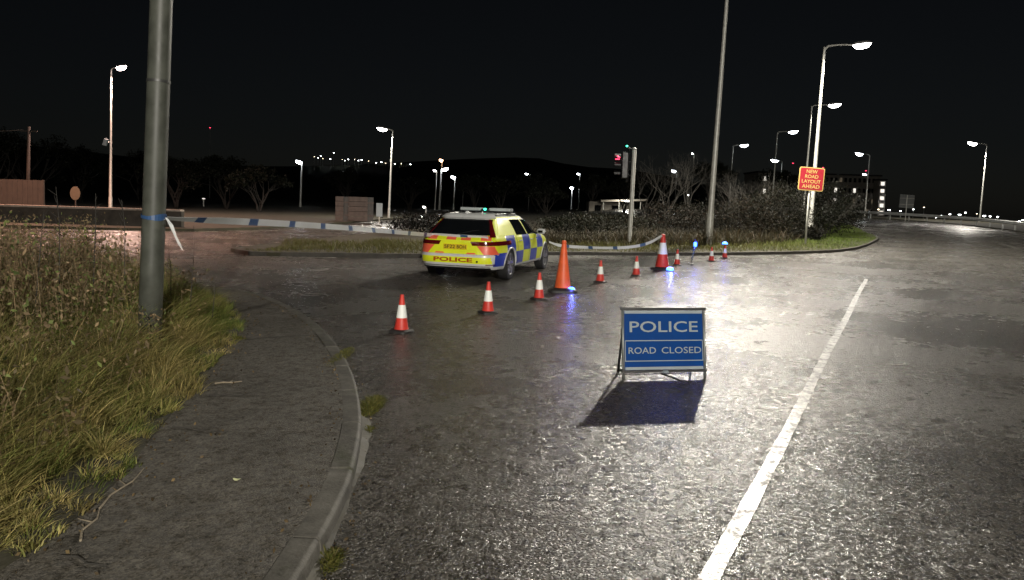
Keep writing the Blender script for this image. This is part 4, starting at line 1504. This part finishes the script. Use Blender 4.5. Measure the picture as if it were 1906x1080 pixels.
# a few tall single stalks standing clear against the road
for i, (x, y, dpt, tx, ty) in enumerate(((352, 560, 8.2, 361, 420), (318, 560, 8.0, 312, 452), (170, 500, 7.6, 178, 360), (110, 500, 7.4, 104, 348), (232, 480, 8.0, 226, 372), (395, 580, 8.4, 398, 512), (60, 520, 7.0, 82, 392))):
    b0 = PD(x, y, dpt); t0 = PD(tx, ty, dpt + .1)
    o = empty('dead_stalk', (b0.x, b0.y, .3), 0, 'thin bare dead weed stalk sticking up above the bank', 'weed stalk', 'tall dead stalks on the bank')
    o0 = Vector(o.location)
    mb = MB()
    m1 = b0.lerp(t0, .55) + Vector((.02, 0, 0))
    mb.tube([Vector((0, 0, -.05)), m1 - o0, t0 - o0], [.006, .0045, .002], 5)
    for q in range(6):
        f_ = .45 + .09 * q
        c = (b0.lerp(t0, f_)) - o0
        mb.tube([c, c + Vector((random.uniform(-.07, .07), random.uniform(-.05, .05), random.uniform(.03, .1)))], [.003, .0015], 4)
    mb.build('stem', M['bark'], o)

# moss and grass in the gutter and at the kerb joints
def tuft(px, py, rx, ry, n, h, z, label, g=0.0):
    c = G(px, py, z)
    a = rng.uniform(0, 2 * np.pi, n); r = np.sqrt(rng.uniform(0, 1, n))
    P = np.stack([c.x + np.cos(a) * r * rx, c.y + np.sin(a) * r * ry, np.full(n, z - .01)], 1)
    H = h * (1.15 - r) * rng.uniform(.5, 1.3, n)
    bd = rng.normal(size=(n, 2)) * (H * .8)[:, None]
    tint = mix((0.07, 0.085, 0.014), (0.2, 0.17, 0.05), np.clip(rng.normal(.35, .3, n), 0, 1)) * rng.uniform(.5, 1.2, n)[:, None]
    return blades('gutter_moss', P, H, np.full(n, .009), bd, tint, label, cat='moss')


tuft(692, 756, .10, .34, 2200, .085, 0.0, 'mossy green tuft in the gutter where the kerb turns')
tuft(684, 802, .05, .13, 500, .05, 0.0, 'dark end of the mossy gutter growth')
tuft(612, 1046, .07, .14, 700, .07, 0.0, 'small grass tuft at the foot of the kerb')
tuft(634, 662, .09, .5, 900, .035, PZ, 'thin strip of moss along the kerb top')
tuft(438, 630, .13, .08, 260, .06, PZ, 'little clump of grass on the pavement')

# twigs and a pale leaf on the pavement
TW = [((388, 736), (496, 735), .006, 'thin twig lying straight across the pavement by the pale twig', 'bark'), ((320, 795), (424, 804), .006, 'dark twig with a knot lying at the grass edge', 'bark'),
      ((150, 1006), (186, 946), .006, 'pale broken twig end nearest the bank foot', 'pale_twig'), ((186, 946), (268, 872), .006, 'long pale forked twig lying over the pavement edge', 'pale_twig'), ((400, 714), (450, 710), .008, 'short pale twig on the pavement by the grass', 'pale_twig'),
      ((456, 632), (600, 622), .004, 'long thin stem lying across the narrow pavement', 'bark'), ((110, 1035), (200, 1052), .005, 'small dark twig lying flat on the pavement', 'bark')]
M['pale_twig'] = simple('pale_twig', (0.24, 0.20, 0.14), 0.8, var=0.3, scale=20)
for a, b, r_, lab, mt in TW:
    A, B = G(*a, PZ + r_ - .004), G(*b, PZ + r_ - .004)
    o = empty('twig', A, 0, lab, 'twig')
    mb = MB(); d = B - A
    nrm = Vector((-d.y, d.x, 0)).normalized()
    mb.tube([Vector(), d * .3 + nrm * .02, d * .65 - nrm * .015, d], [r_, r_ * .9, r_ * .7, r_ * .4], 6)
    mb.build('stem', M[mt], o)
    mb = MB(); mb.tube([d * .55, d * .7 + nrm * .07], [r_ * .6, r_ * .3], 5); mb.build('side_shoot', M[mt], o)
M['pale_leaf'] = simple('pale_leaf', (0.72, 0.74, 0.42), 0.35, var=0.1, scale=30)
lp = G(441, 893, PZ)
mb = MB()
pts = [Vector((math.cos(a) * .022, math.sin(a) * .016, .004 + .004 * math.cos(a * 2))) for a in [2 * math.pi * i / 10 for i in range(10)]]
mb.add(pts + [Vector((0, 0, .002))], [(i, (i + 1) % 10, 10) for i in range(10)])
lf = mb.build('fallen_leaf', M['pale_leaf'], None); lf.location = lp; setp(lf, 'small pale yellow leaf lying alone on the dark pavement', 'leaf')

# grass on the far island, thicker towards its edge
def outline_points(line, n, d0_, d1_, zf, z0):
    idx = rng.integers(1, len(line) - 1, n)
    out = np.zeros((n, 3))
    dd = d0_ + (d1_ - d0_) * rng.uniform(0, 1, n) ** 1.2
    for i in range(n):
        p = line[idx[i]]; n_ = normal_at(line, int(idx[i])); t = Vector((n_.y, -n_.x, 0))
        q = p + n_ * float(dd[i]) + t * float(rng.uniform(-.3, .3))
        out[i] = (q.x, q.y, zf(q.x, q.y) + z0)
    return out, dd


n = 52000
P, dd = outline_points(ki, n, .1, 5.5, zroad, .09)
cl = noise2(P[:, 0], P[:, 1], 1.1)
H = (.05 + .12 * np.clip(dd / 2.5, 0, 1)) * rng.uniform(.6, 1.4, n) * (.6 + .8 * cl)
bd = rng.normal(size=(n, 2)) * (H * .6)[:, None]
gr = np.clip(sstep(0, 1, .5) * 0 + (P[:, 0] - 8) / 10, 0, 1)
tint = mix((0.11, 0.10, 0.035), (0.10, 0.15, 0.025), np.clip(gr + rng.normal(size=n) * .25, 0, 1)) * rng.uniform(.55, 1.2, n)[:, None]
blades('island_grass', P, H, np.full(n, .022) * rng.uniform(.6, 1.4, n), bd, tint, 'short grass along the edge of the far grass island', seg=2)
# rough dead growth behind it
n = 17000
P, dd = outline_points(ki, n, 3.0, 8.0, zroad, .1)
sel = (P[:, 0] > -1) & (P[:, 0] < 24)
P = P[sel]; n = len(P)
H = rng.uniform(.25, .85, n) * (.4 + .8 * noise2(P[:, 0], P[:, 1], .8))
bd = rng.normal(size=(n, 2)) * (H * .5)[:, None]
tint = mix((0.020, 0.022, 0.009), (0.055, 0.038, 0.02), rng.uniform(0, 1, n)) * rng.uniform(.5, 1.1, n)[:, None]
blades('rough_growth', P, H, np.full(n, .03), bd, tint, 'rough brown undergrowth across the back of the grass island', cat='undergrowth', seg=3)


# ------------------------------------------------------------------ bushes and trees
def branching(mb, p, d, length, r, depth, spread=.55, tips=None, up=.12, nseg=2):
    q = p
    dd_ = d
    for _ in range(nseg):
        dd_ = (dd_ + Vector((random.gauss(0, .12), random.gauss(0, .12), random.gauss(up * .4, .08)))).normalized()
        q2 = q + dd_ * length / nseg
        mb.tube([q, q2], [r, r * .82], 5 if depth > 1 else 3, caps=False)
        q = q2; r *= .82
    if tips is not None and depth <= 1:
        tips.append(q)
    if depth > 0:
        for k in range(random.choice((2, 3)) if depth > 1 else 3):
            nd = (dd_ + Vector((random.gauss(0, spread), random.gauss(0, spread), random.gauss(up, spread * .6)))).normalized()
            branching(mb, q, nd, length * random.uniform(.62, .85), r * random.uniform(.6, .8), depth - 1, spread, tips, up)


def tree(loc, h, label, group=None, leafy=0, tint=(0.03, 0.035, 0.015), name='bare_tree', cat='tree', multi=1, depth=4, leafsize=.16, r0=None, bark='bark'):
    t = empty(name, loc, random.uniform(0, 6), label, cat, group)
    tips = []
    mb = MB(); cr = MB()
    r0 = r0 or h * .017
    for k in range(multi):
        a = random.uniform(0, 6.28)
        b0 = Vector((math.cos(a) * .15 * (multi > 1), math.sin(a) * .15 * (multi > 1), -.1))
        d = Vector((random.gauss(0, .05 + .16 * (multi > 1)), random.gauss(0, .05 + .16 * (multi > 1)), 1)).normalized()
        tl_ = h * (.3 if multi == 1 else .18)
        mid_ = b0 + d * tl_
        mb.tube([b0, b0.lerp(mid_, .5) + Vector((random.gauss(0, .04), 0, 0)), mid_], [r0 * 1.15, r0, r0 * .85], 7)
        for _ in range(3):
            nd = (d + Vector((random.gauss(0, .38), random.gauss(0, .38), .1))).normalized()
            branching(cr, mid_, nd, h * .24, r0 * .7, depth, tips=tips)
    mb.build('trunk', M[bark], t, smooth=True)
    co = cr.build('branches' if leafy else 'crown', M[bark], t)
    if leafy and tips:
        T = np.array([tuple(p) for p in tips])
        C = T[rng.integers(0, len(T), leafy)] + rng.normal(size=(leafy, 3)) * np.array([.3, .3, .26]) * h * .085
        tt = np.array(tint)[None, :] * rng.uniform(.4, 1.5, leafy)[:, None]
        leaves('crown', C, np.full(leafy, leafsize), tt, parent=t)
    return t


def bush(loc, w, h, label, n=3500, tint=(0.045, 0.05, 0.018), brown=.3, leafsize=.10, group=None, depth_=None):
    t = empty('bush', loc, random.uniform(0, 6), label, 'bush', group)
    mb = MB(); tips = []
    for k in range(9):
        a = 2 * math.pi * k / 9 + random.uniform(-.3, .3)
        d = Vector((math.cos(a) * .75 * w / h, math.sin(a) * .75 * w / h, 1.0)).normalized()
        branching(mb, Vector((math.cos(a) * .1, math.sin(a) * .1, -.05)), d, h * .42, .022, 3, .5, tips, .05)
    mb.build('stems', M['bark'], t)
    # clumps through the volume
    nc = 34
    cc = rng.normal(size=(nc, 3)); cc /= np.linalg.norm(cc, axis=1)[:, None]
    cc *= (rng.uniform(.25, 1, nc) ** .5)[:, None]
    cc = cc * np.array([w * .5, (depth_ or w) * .45, h * .42]) + np.array([0, 0, h * .5])
    idx = rng.integers(0, nc, n)
    C = cc[idx] + rng.normal(size=(n, 3)) * np.array([.13 * w, .13 * w, .11 * h]) * .75
    C[:, 2] = np.abs(C[:, 2])
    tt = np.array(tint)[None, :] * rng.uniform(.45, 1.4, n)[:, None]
    bsel = rng.uniform(0, 1, n) < brown
    tt[bsel] = tt[bsel] * np.array([1.5, .95, .9])
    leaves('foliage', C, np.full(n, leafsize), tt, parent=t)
    return t


def at_px(px, dist, z=0.1):
    p = PD(px, 420, dist)
    return Vector((p.x, p.y, zroad(p.x, p.y) + z))


GB = 'bushes along the back of the grass island'
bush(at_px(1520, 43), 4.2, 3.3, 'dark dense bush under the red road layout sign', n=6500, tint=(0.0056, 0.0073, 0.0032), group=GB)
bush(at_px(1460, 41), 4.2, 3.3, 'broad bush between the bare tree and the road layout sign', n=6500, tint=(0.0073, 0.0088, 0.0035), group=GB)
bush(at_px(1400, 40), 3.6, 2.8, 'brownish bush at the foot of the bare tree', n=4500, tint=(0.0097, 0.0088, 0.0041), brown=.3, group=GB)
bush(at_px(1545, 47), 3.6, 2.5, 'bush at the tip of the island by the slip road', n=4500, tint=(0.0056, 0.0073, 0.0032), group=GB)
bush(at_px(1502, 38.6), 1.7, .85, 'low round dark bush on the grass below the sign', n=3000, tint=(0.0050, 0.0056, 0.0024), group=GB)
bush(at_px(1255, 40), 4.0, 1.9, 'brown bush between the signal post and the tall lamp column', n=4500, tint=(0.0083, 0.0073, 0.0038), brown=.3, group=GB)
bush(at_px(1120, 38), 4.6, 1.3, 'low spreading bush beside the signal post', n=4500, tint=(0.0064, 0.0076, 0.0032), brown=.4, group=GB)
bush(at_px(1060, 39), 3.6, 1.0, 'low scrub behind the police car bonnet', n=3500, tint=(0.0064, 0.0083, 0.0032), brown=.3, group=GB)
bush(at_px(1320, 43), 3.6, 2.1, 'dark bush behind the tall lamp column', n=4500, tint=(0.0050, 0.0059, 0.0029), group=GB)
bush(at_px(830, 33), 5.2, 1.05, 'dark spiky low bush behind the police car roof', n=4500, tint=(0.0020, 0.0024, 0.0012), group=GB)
GT = 'bare winter trees on the grass island'
tree(at_px(1408, 44), 4.6, 'pale bare tree with upright twigs beside the broad bush', GT, multi=4, depth=3, r0=.045)
tree(at_px(1368, 46), 4.8, 'bare tree standing close behind the tall lamp column', GT, multi=3, depth=3, r0=.045)
tree(at_px(1240, 52), 6.0, 'bare tree behind the brown bush by the signal post', GT, multi=2, depth=4, r0=.06)
tree(at_px(1280, 54), 6.2, 'slender bare tree behind the tall sleeved cone', GT, multi=2, depth=4, r0=.06)
tree(at_px(1205, 60), 6.0, 'thin bare tree just past the signal post', GT, multi=2, depth=4, r0=.06)
GD = 'dark trees in the unlit background'
for i, (px, d_, h_) in enumerate(((330, 75, 6.5), (420, 80, 7.5), (480, 70, 5.5), (265, 90, 8), (150, 95, 8.5), (60, 80, 9), (-30, 70, 9), (880, 95, 6.0), (930, 90, 5.5), (1000, 95, 6.5), (1020, 80, 4.5), (1100, 110, 6.5), (1160, 90, 5), (1320, 80, 7), (1440, 95, 7), (760, 105, 6), (640, 100, 6.5))):
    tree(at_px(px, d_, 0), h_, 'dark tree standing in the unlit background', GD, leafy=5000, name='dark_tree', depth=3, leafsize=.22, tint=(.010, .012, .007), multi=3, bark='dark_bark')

# ------------------------------------------------------------------ new road layout sign
M['sign_red'] = simple('sign_red', (0.36, 0.016, 0.03), 0.45, var=0.1, scale=4)
M['sign_yellow'] = simple('sign_yellow', (0.62, 0.43, 0.14), 0.45, var=0.08)
nd = 34.5
c = PD(1510, 333.5, nd)
sg = empty('road_sign', (c.x - .1, c.y, zroad(c.x, c.y) + .1), 0, 'red sign with yellow lettering about a new road layout above the hedge', 'road sign')
o0 = Vector(sg.location)
sw, sh = 1.17, 1.08
cl_ = c - o0
rs = Matrix.Rotation(R(3), 3, 'Y')
mb = MB(); mb.tube([Vector((0, 0.05, -.1)), cl_ + Vector((-.02, .05, .4))], .045, 12); mb.build('post', M['column'], sg, smooth=True)
def rrect(w, h, r, n=6):
    out = []
    for cx, cy, a0 in ((w / 2 - r, h / 2 - r, 0), (-w / 2 + r, h / 2 - r, 90), (-w / 2 + r, -h / 2 + r, 180), (w / 2 - r, -h / 2 + r, 270)):
        for i in range(n + 1):
            a = R(a0 + 90 * i / n); out.append((cx + r * math.cos(a), cy + r * math.sin(a)))
    return out
def slab(w, h, r, y0, y1):
    mb = MB(); o = rrect(w, h, r)
    mb.rings([[cl_ + rs @ Vector((x, y0, z)) for x, z in o], [cl_ + rs @ Vector((x, y1, z)) for x, z in o]])
    return mb
pl_ = slab(sw, sh, .09, -.02, .0).build('plate', M['sign_yellow'], sg, sharp=40)
slab(sw - .09, sh - .09, .06, -.026, -.021).build('red_panel', M['sign_red'], pl_, sharp=40)
for i, (tx, wd) in enumerate((('NEW', .52), ('ROAD', .62), ('LAYOUT', .88), ('AHEAD', .82))):
    m4 = Matrix.Translation(cl_ + rs @ Vector((0, -.031, .345 - .23 * i))) @ rs.to_4x4() @ Matrix.Rotation(R(90), 4, 'X')
    lettering('lettering', tx, wd, M['sign_yellow'], pl_, m4, bold=.014, height=.165)

# ------------------------------------------------------------------ crash barrier
bl = smooth_line([Vector(p) for p in ((41.0, 22, 0), (40.2, 45, 0), (40.6, 57, 0), (44.0, 66, 0), (46.2, 76, 0), (45.6, 88, 0), (41, 100, 0), (33, 112, 0))], 2)
bp_ = resample(bl, 3.2)
gb = empty('crash_barrier', (bp_[0].x, bp_[0].y, 0), 0, 'long galvanised crash barrier along the outside of the slip road', 'crash barrier')
o0 = Vector(gb.location)
M['barrier'] = simple('barrier_steel', (0.55, 0.56, 0.55), 0.45, metal=0.2, var=0.2, scale=3)
prof = [(0, .16), (.03, .13), (.075, .10), (.075, .05), (.01, .02), (.01, -.02), (.075, -.05), (.075, -.10), (.03, -.13), (0, -.16)]
for i in range(len(bp_) - 1):
    a, b = bp_[i], bp_[i + 1]
    t = (b - a).normalized(); nr = Vector((-t.y, t.x, 0))
    za, zb_ = zroad(a.x, a.y) + .72, zroad(b.x, b.y) + .72
    mb = MB()
    r1 = [Vector((a.x, a.y, za + dz)) + nr * (dx + .05) - o0 for dx, dz in prof]; r2 = [Vector((b.x, b.y, zb_ + dz)) + nr * (dx + .05) + t * .03 - o0 for dx, dz in prof]
    r1b = [p - nr * .006 for p in r1[::-1]]; r2b = [p - nr * .006 for p in r2[::-1]]
    mb.rings([r1 + r1b, r2 + r2b])
    mb.build('rail', M['barrier'], gb)
    mb = MB(); z0 = zroad(a.x, a.y)
    mb.box(Vector((a.x, a.y, z0 + .4)) - o0, (.09, .11, .95)); mb.build('post', M['barrier'], gb)

# sign seen from behind, beyond the barrier
c = PD(1688, 375, 84)
bs = empty('road_sign', (c.x, c.y, .4), 0, 'grey back of a square road sign behind the crash barrier', 'road sign')
o0 = Vector(bs.location); cl_ = c - o0
mb = MB(); mb.box(cl_, (1.65, .03, 1.5), Matrix.Rotation(R(3), 3, 'Y')); mb.build('plate', M['sign_back'], bs, bevel=.01)
mb = MB(); mb.tube([(0 - .08, .0, -.3), cl_ + Vector((0, -.05, .7))], .05, 8); mb.build('post', M['column'], bs)
for z in (-.35, .35):
    mb = MB(); mb.box(cl_ + Vector((0, -.03, z)), (1.6, .04, .06)); mb.build('stiffener', M['column'], bs)

# striped bollard at the barrier end
c = PD(1617, 396, 80)
bo = empty('bollard', (c.x, c.y, zroad(c.x, c.y)), 0, 'black and white striped marker post before the crash barrier', 'bollard')
for k in range(4):
    mb = MB(); mb.lathe([(.07, k * .28), (.07, k * .28 + .28)], 12); mb.build('band', M['sign_white'] if k % 2 else M['black'], bo, sharp=40)

# ------------------------------------------------------------------ boarded screen, small signs, low wall, pole
M['plank'] = simple('brown_plank', (0.065, 0.052, 0.046), 0.8, var=0.3, scale=4, bump=0.4)
c0 = PD(624, 418, 50)
scn = empty('boarded_screen', (c0.x, c0.y, .1), 0, 'brown boarded screen with dark uprights beyond the police tape', 'fence panel')
o0 = Vector(scn.location)
mppx = 50 / FPX
top_z = PD(650, 366, 50).z - .1
hpl = top_z / 5
colsx = [(0, 15), (24, 60)]
for x0, x1 in colsx:
    for k in range(5):
        mb = MB(); mb.box(Vector(((x0 + x1) / 2 * mppx, random.uniform(-.01, .01), hpl * (k + .5))), ((x1 - x0) * mppx, .04, hpl - .02)); mb.build('plank', M['plank'], scn, bevel=.006)
for x0, x1 in ((15, 24), (60, 70)):
    mb = MB(); mb.box(Vector(((x0 + x1) / 2 * mppx, .08, top_z / 2)), ((x1 - x0) * mppx, .1, top_z * .98)); mb.build('upright', M['darksteel'], scn)
for z in (.4, top_z - .4):
    mb = MB(); mb.box(Vector((35 * mppx, .05, z)), (72 * mppx, .05, .1)); mb.build('rail', M['plank'], scn)

c = PD(706, 391, 48)
wsg = empty('road_sign', (c.x, c.y, .1), 0, 'small white rectangular plate on a post beside the boarded screen', 'road sign')
mb = MB(); mb.box(c - Vector(wsg.location), (.40, .03, .88)); mb.build('plate', M['sign_white'], wsg, bevel=.01)
mb = MB(); mb.tube([(0, .04, -.1), c - Vector(wsg.location) + Vector((0, .04, .4))], .03, 8); mb.build('post', M['column'], wsg)

M['stone'] = simple('wall_stone', (0.05, 0.042, 0.034), 0.9, var=0.4, scale=3, bump=.6)
M['coping'] = simple('wall_coping', (0.30, 0.25, 0.21), 0.8, var=0.25, scale=5)
wl = empty('low_wall', (-24, 33.6, .1), 0, 'low dark stone wall with pale coping across the side road', 'wall')
mb = MB(); mb.box((-8, 0, .36), (34, .3, .72)); mb.build('wall_face', M['stone'], wl)
for k in range(17):
    mb = MB(); mb.box((-24 + k * 2.0, 0, .76), (1.97, .4, .09 + random.uniform(-.01, .01))); mb.build('coping_stone', M['coping'], wl, bevel=.012)

# timber fence panels behind the wall
M['fence'] = simple('fence_boards', (0.032, 0.026, 0.021), 0.85, var=0.3, scale=3)
fc = PD(38, 365, 46)
fe = empty('fence', (fc.x, fc.y, .1), 0, 'brown timber fence behind the low wall at the telegraph pole', 'fence')
for k in range(9):
    hh = 1.75 + random.uniform(-.02, .02)
    mb = MB(); mb.box((-1.3 + k * .32, 0, .35 + hh / 2), (.30, .03, hh)); mb.build('board', M['fence'], fe)
for k in range(5):
    mb = MB(); mb.box((-3.3 + k * .38, 0.02, .35 + .85), (.36, .03, 1.7)); mb.build('board', M['fence'], fe)
for z in (.6, 1.6):
    mb = MB(); mb.box((-1.1, .04, z), (4.6, .05, .09)); mb.build('rail', M['fence'], fe)
for x in (-3.4, -1.45, 1.4):
    mb = MB(); mb.box((x, .06, 1.05), (.1, .1, 2.15)); mb.build('post', M['fence'], fe)

tb, tt_ = PD(51, 392, 50), PD(54, 236, 50)
tp = empty('telegraph_pole', (tb.x, tb.y, .1), 0, 'wooden telegraph pole with a wire beside the timber fence', 'telegraph pole')
mb = MB(); mb.tube([(0, 0, -.1), (tt_ - tb) + Vector((0, 0, tb.z - .1))], [.12, .09], 12); mb.build('pole', M['fence'], tp, smooth=True)
tq = (tt_ - tb) + Vector((0, 0, tb.z - .1))
mb = MB(); mb.box(tq + Vector((0, 0, -.3)), (1.1, .08, .09)); mb.build('cross_arm', M['fence'], tp)
mb = MB(); mb.tube([tq + Vector((-.4, 0, -.22)), tq + Vector((-6, 0, -.75)), tq + Vector((-16, 0, -.9))], .012, 4); mb.build('wire', M['steel'], tp)

rp = PD(140, 360, 44)
rs_ = empty('road_sign', (rp.x, rp.y, .1), 0, 'round yellowish sign plate on a short post behind the low wall', 'road sign')
M['dull_yellow'] = simple('dull_yellow', (0.06, 0.048, 0.03), 0.6, var=.15)
cl_ = rp - Vector(rs_.location)
mb = MB(); mb.lathe([(.30, -.012), (.30, .012)], 28, axis='Y', c=(0, 0, 0)); ob = mb.build('disc', M['dull_yellow'], rs_, sharp=40)
ob.location = cl_; ob.scale = (1, 1, 1.35)
mb = MB(); mb.tube([(0, .04, -.1), cl_ + Vector((0, .04, .1))], .035, 8); mb.build('post', M['fence'], rs_)
# box on the pinkish lamp column
bx_ = PD(197.5, 265, 52.3)
cb2 = empty('equipment_box', bx_, 0, 'small white box fixed to the pinkish lamp column', 'equipment box')
mb = MB(); mb.box((-.05, 0, .0), (.26, .2, .5), Matrix.Rotation(.3, 3, 'Y')); mb.build('housing', M['sign_white'], cb2, bevel=.03)
mb = MB(); mb.tube([(0.05, .05, 0), (.2, .2, .02)], .03, 6); mb.build('bracket', M['steel'], cb2)

# small headlamps glimpsed across the road, each lens held on a plain post
for k, (px, py, d_) in enumerate(((769, 411, 62), (785, 403, 66))):
    p = PD(px, py, d_)
    o = empty('ground_light', (p.x, p.y, 0.05), 0, 'small low headlamp glimpsed beyond the tape', 'headlamp', 'low lights beyond the tape')
    mb = MB(); mb.tube([(0, 0, -.05), (0, 0, p.z - .05)], .03, 6); mb.build('post', M['darksteel'], o)
    mb = MB(); mb.lathe([(.002, -.06), (.16, -.03), (.16, .03), (.002, .06)], 12, c=(0, 0, p.z - .05)); mb.build('lens', M['lens_white'], o, smooth=True)

# ------------------------------------------------------------------ lit canopy building in the middle distance
c = PD(1140, 395, 105)
cn = empty('canopy_building', (c.x, c.y, 0), 0, 'low building with a lit canopy roof behind the signal post', 'building')
M['bwall'] = simple('pale_render', (0.36, 0.33, 0.28), 0.85, var=.2, scale=1.2)
M['broof'] = simple('dark_roof', (0.05, 0.05, 0.055), 0.8, var=.3, scale=2)
W8 = 105 / FPX
mb = MB(); mb.box((0, 3, 1.1), (6.5, 4, 2.2)); mb.build('wall', M['bwall'], cn)
mb = MB(); mb.box((1.2, 1.0, 2.45), (6.4, 7, .28), Matrix.Rotation(-.05, 3, 'Y')); mb.build('roof', M['bwall'], cn, bevel=.02)
for x in (-1.6, 0.6, 3.6):
    mb = MB(); mb.tube([(x, -2.0, -.2), (x, -2.0, 2.3)], .07, 8); mb.build('post', M['column'], cn)
for x in (-2.0, .5):
    mb = MB(); mb.box((x, .985, 1.2), (.9, .03, 1.0)); wn_ = mb.build('window', M['glass'], cn); 
    mb = MB(); mb.box((x, .96, .68), (1.0, .06, .05)); mb.build('sill', M['bwall'], wn_)
lp_ = PD(1166, 374.5, 102) - Vector(cn.location)
mb = MB(); mb.box(lp_, (.6, .25, .12)); mb.build('flood_light', M['lens_white'], cn, bevel=.02)
mb = MB(); mb.tube([lp_ + Vector((0, .1, 0)), lp_ + Vector((-.2, .4, -.6))], .03, 6); mb.build('light_bracket', M['column'], cn)
ld = bpy.data.lights.new('flood', 'POINT'); ld.energy = 260; ld.color = (1, .95, .82); ld.shadow_soft_size = .2
lo = bpy.data.objects.new('light', ld); COL.objects.link(lo); lo.parent = cn; lo.location = lp_ + Vector((-.5, -.9, .25))

# ------------------------------------------------------------------ apartment blocks with lit windows
def block(name, px0, px1, py_top, dist, label, floors, cols_, lit, depth=14, base=-6.5):
    a, b = PD(px0, py_top, dist), PD(px1, py_top, dist)
    w = b.x - a.x; h = (a.z + b.z) / 2 - base
    o = empty(name, ((a.x + b.x) / 2, dist, base), 0, label, 'building')
    mb = MB(); mb.box((0, depth / 2, h / 2), (w, depth, h)); mb.build('wall', M['bwall'], o)
    mb = MB(); mb.box((0, depth / 2, h + .2), (w + .6, depth + .6, .5)); mb.build('roof', M['broof'], o)
    for r_ in range(floors):
        for c_ in range(cols_):
            x = -w / 2 + w * (c_ + .5) / cols_; z = h * (r_ + .55) / floors
            v = lit.get((r_, c_), 0)
            mt = M['window_lit'] if v == 2 else M['window_dim'] if v == 1 else M['glass']
            ww, wh = min(1.5, w / cols_ * .55), min(1.4, h / floors * .5)
            mb = MB(); mb.box((x, -.02, z), (ww + .16, .06, wh + .16)); fr_ = mb.build('window', M['bwall'], o)
            mb = MB(); mb.box((x, -.06, z), (ww, .03, wh)); mb.build('pane', mt, fr_)
    return o


block('apartment_block', 1412, 1470, 322, 230, 'low apartment block with a few lit windows above the hedge', 5, 7, {(4, 1): 2, (3, 1): 2, (2, 1): 1, (3, 4): 1, (1, 5): 1, (4, 5): 1})
block('apartment_block', 1535, 1640, 327, 250, 'long apartment block with scattered lit windows behind the slip road', 6, 12, {(4, 2): 2, (3, 2): 2, (2, 0): 2, (3, 6): 1, (4, 6): 2, (1, 7): 2, (5, 3): 1, (2, 9): 1, (3, 10): 1, (1, 4): 1}, depth=12)
block('stair_tower', 1637, 1650, 336, 246, 'narrow stair tower with a column of lit landings beside the long block', 8, 1, {(k, 0): 2 for k in range(1, 8)}, depth=6)

# ------------------------------------------------------------------ far points of light
def far_lamp(px, py, d_, label, group, lens, size=.35, hgt=5.0, name='distant_lamp'):
    p = PD(px, py, d_)
    gz = min(z_wide(p.x, p.y), p.z - 1.0)
    o = empty(name, (p.x, p.y, gz), 0, label, 'distant lamp', group)
    mb = MB(); mb.tube([(0, 0, -.2), (0, 0, p.z - gz)], [.1, .06], 5); mb.build('post', M['column'], o)
    mb = MB(); mb.lathe([(.01, -size * .4), (size, -size * .15), (size, size * .15), (.01, size * .35)], 8, c=(0, 0, p.z - gz)); mb.build('lens', lens, o)


M['far_white'] = emit('far_lamp_white', (0.95, 0.97, 1.0), 22.0)
M['far_warm'] = emit('far_lamp_warm', (1.0, 0.8, 0.55), 12.0)
HL = [(585, 292), (592, 294), (597, 291), (601, 295), (621, 285), (615, 296), (637, 297), (642, 299), (648, 297), (660, 297), (667, 299), (673, 298), (686, 300), (700, 303), (710, 302), (718, 304), (722, 306), (735, 305), (747, 305), (756, 306), (764, 306), (772, 307), (790, 311), (627, 318), (663, 322), (696, 332)]
for i, (x, y) in enumerate(HL):
    far_lamp(x, y, 520 + (i * 37 % 60), 'pinpoint lamp in the string along the dark hillside', 'lamps along the far hillside', M['far_white'] if i % 3 else M['far_warm'], size=.26 + .1 * (i % 3))
CL = [(1635, 390), (1655, 391), (1676, 393), (1700, 390), (1720, 386), (1742, 405), (1752, 401), (1768, 399), (1782, 403), (1786, 400), (1797, 396), (1792, 407), (1818, 398), (1832, 402), (1843, 403), (1857, 404), (1865, 411), (1870, 416), (1897, 412), (1904, 410), (1658, 406), (1676, 400)]
for i, (x, y) in enumerate(CL):
    far_lamp(x, y, 190 + (i * 53 % 110), 'small lamp among the many below the crash barrier', 'lamps of the estate below the slip road', M['far_white'] if i % 4 else M['far_warm'], size=.2 + .12 * ((i * 7) % 4) / 2)
for i, (x, y, d_) in enumerate(((391, 238, 300), (1476, 304, 260), (1532, 312, 270), (1612, 318, 260))):
    far_lamp(x, y, d_, 'red warning light on a far mast', 'red mast lights', M['led_red'], size=.32, name='mast_light')
far_lamp(379, 370, 90, 'small dim white marker across the side road', 'small markers', M['window_lit'], size=.2)
far_lamp(1281, 363, 120, 'single small light in the dark trees by the tall lamp column', 'single lights', M['far_white'], size=.18)
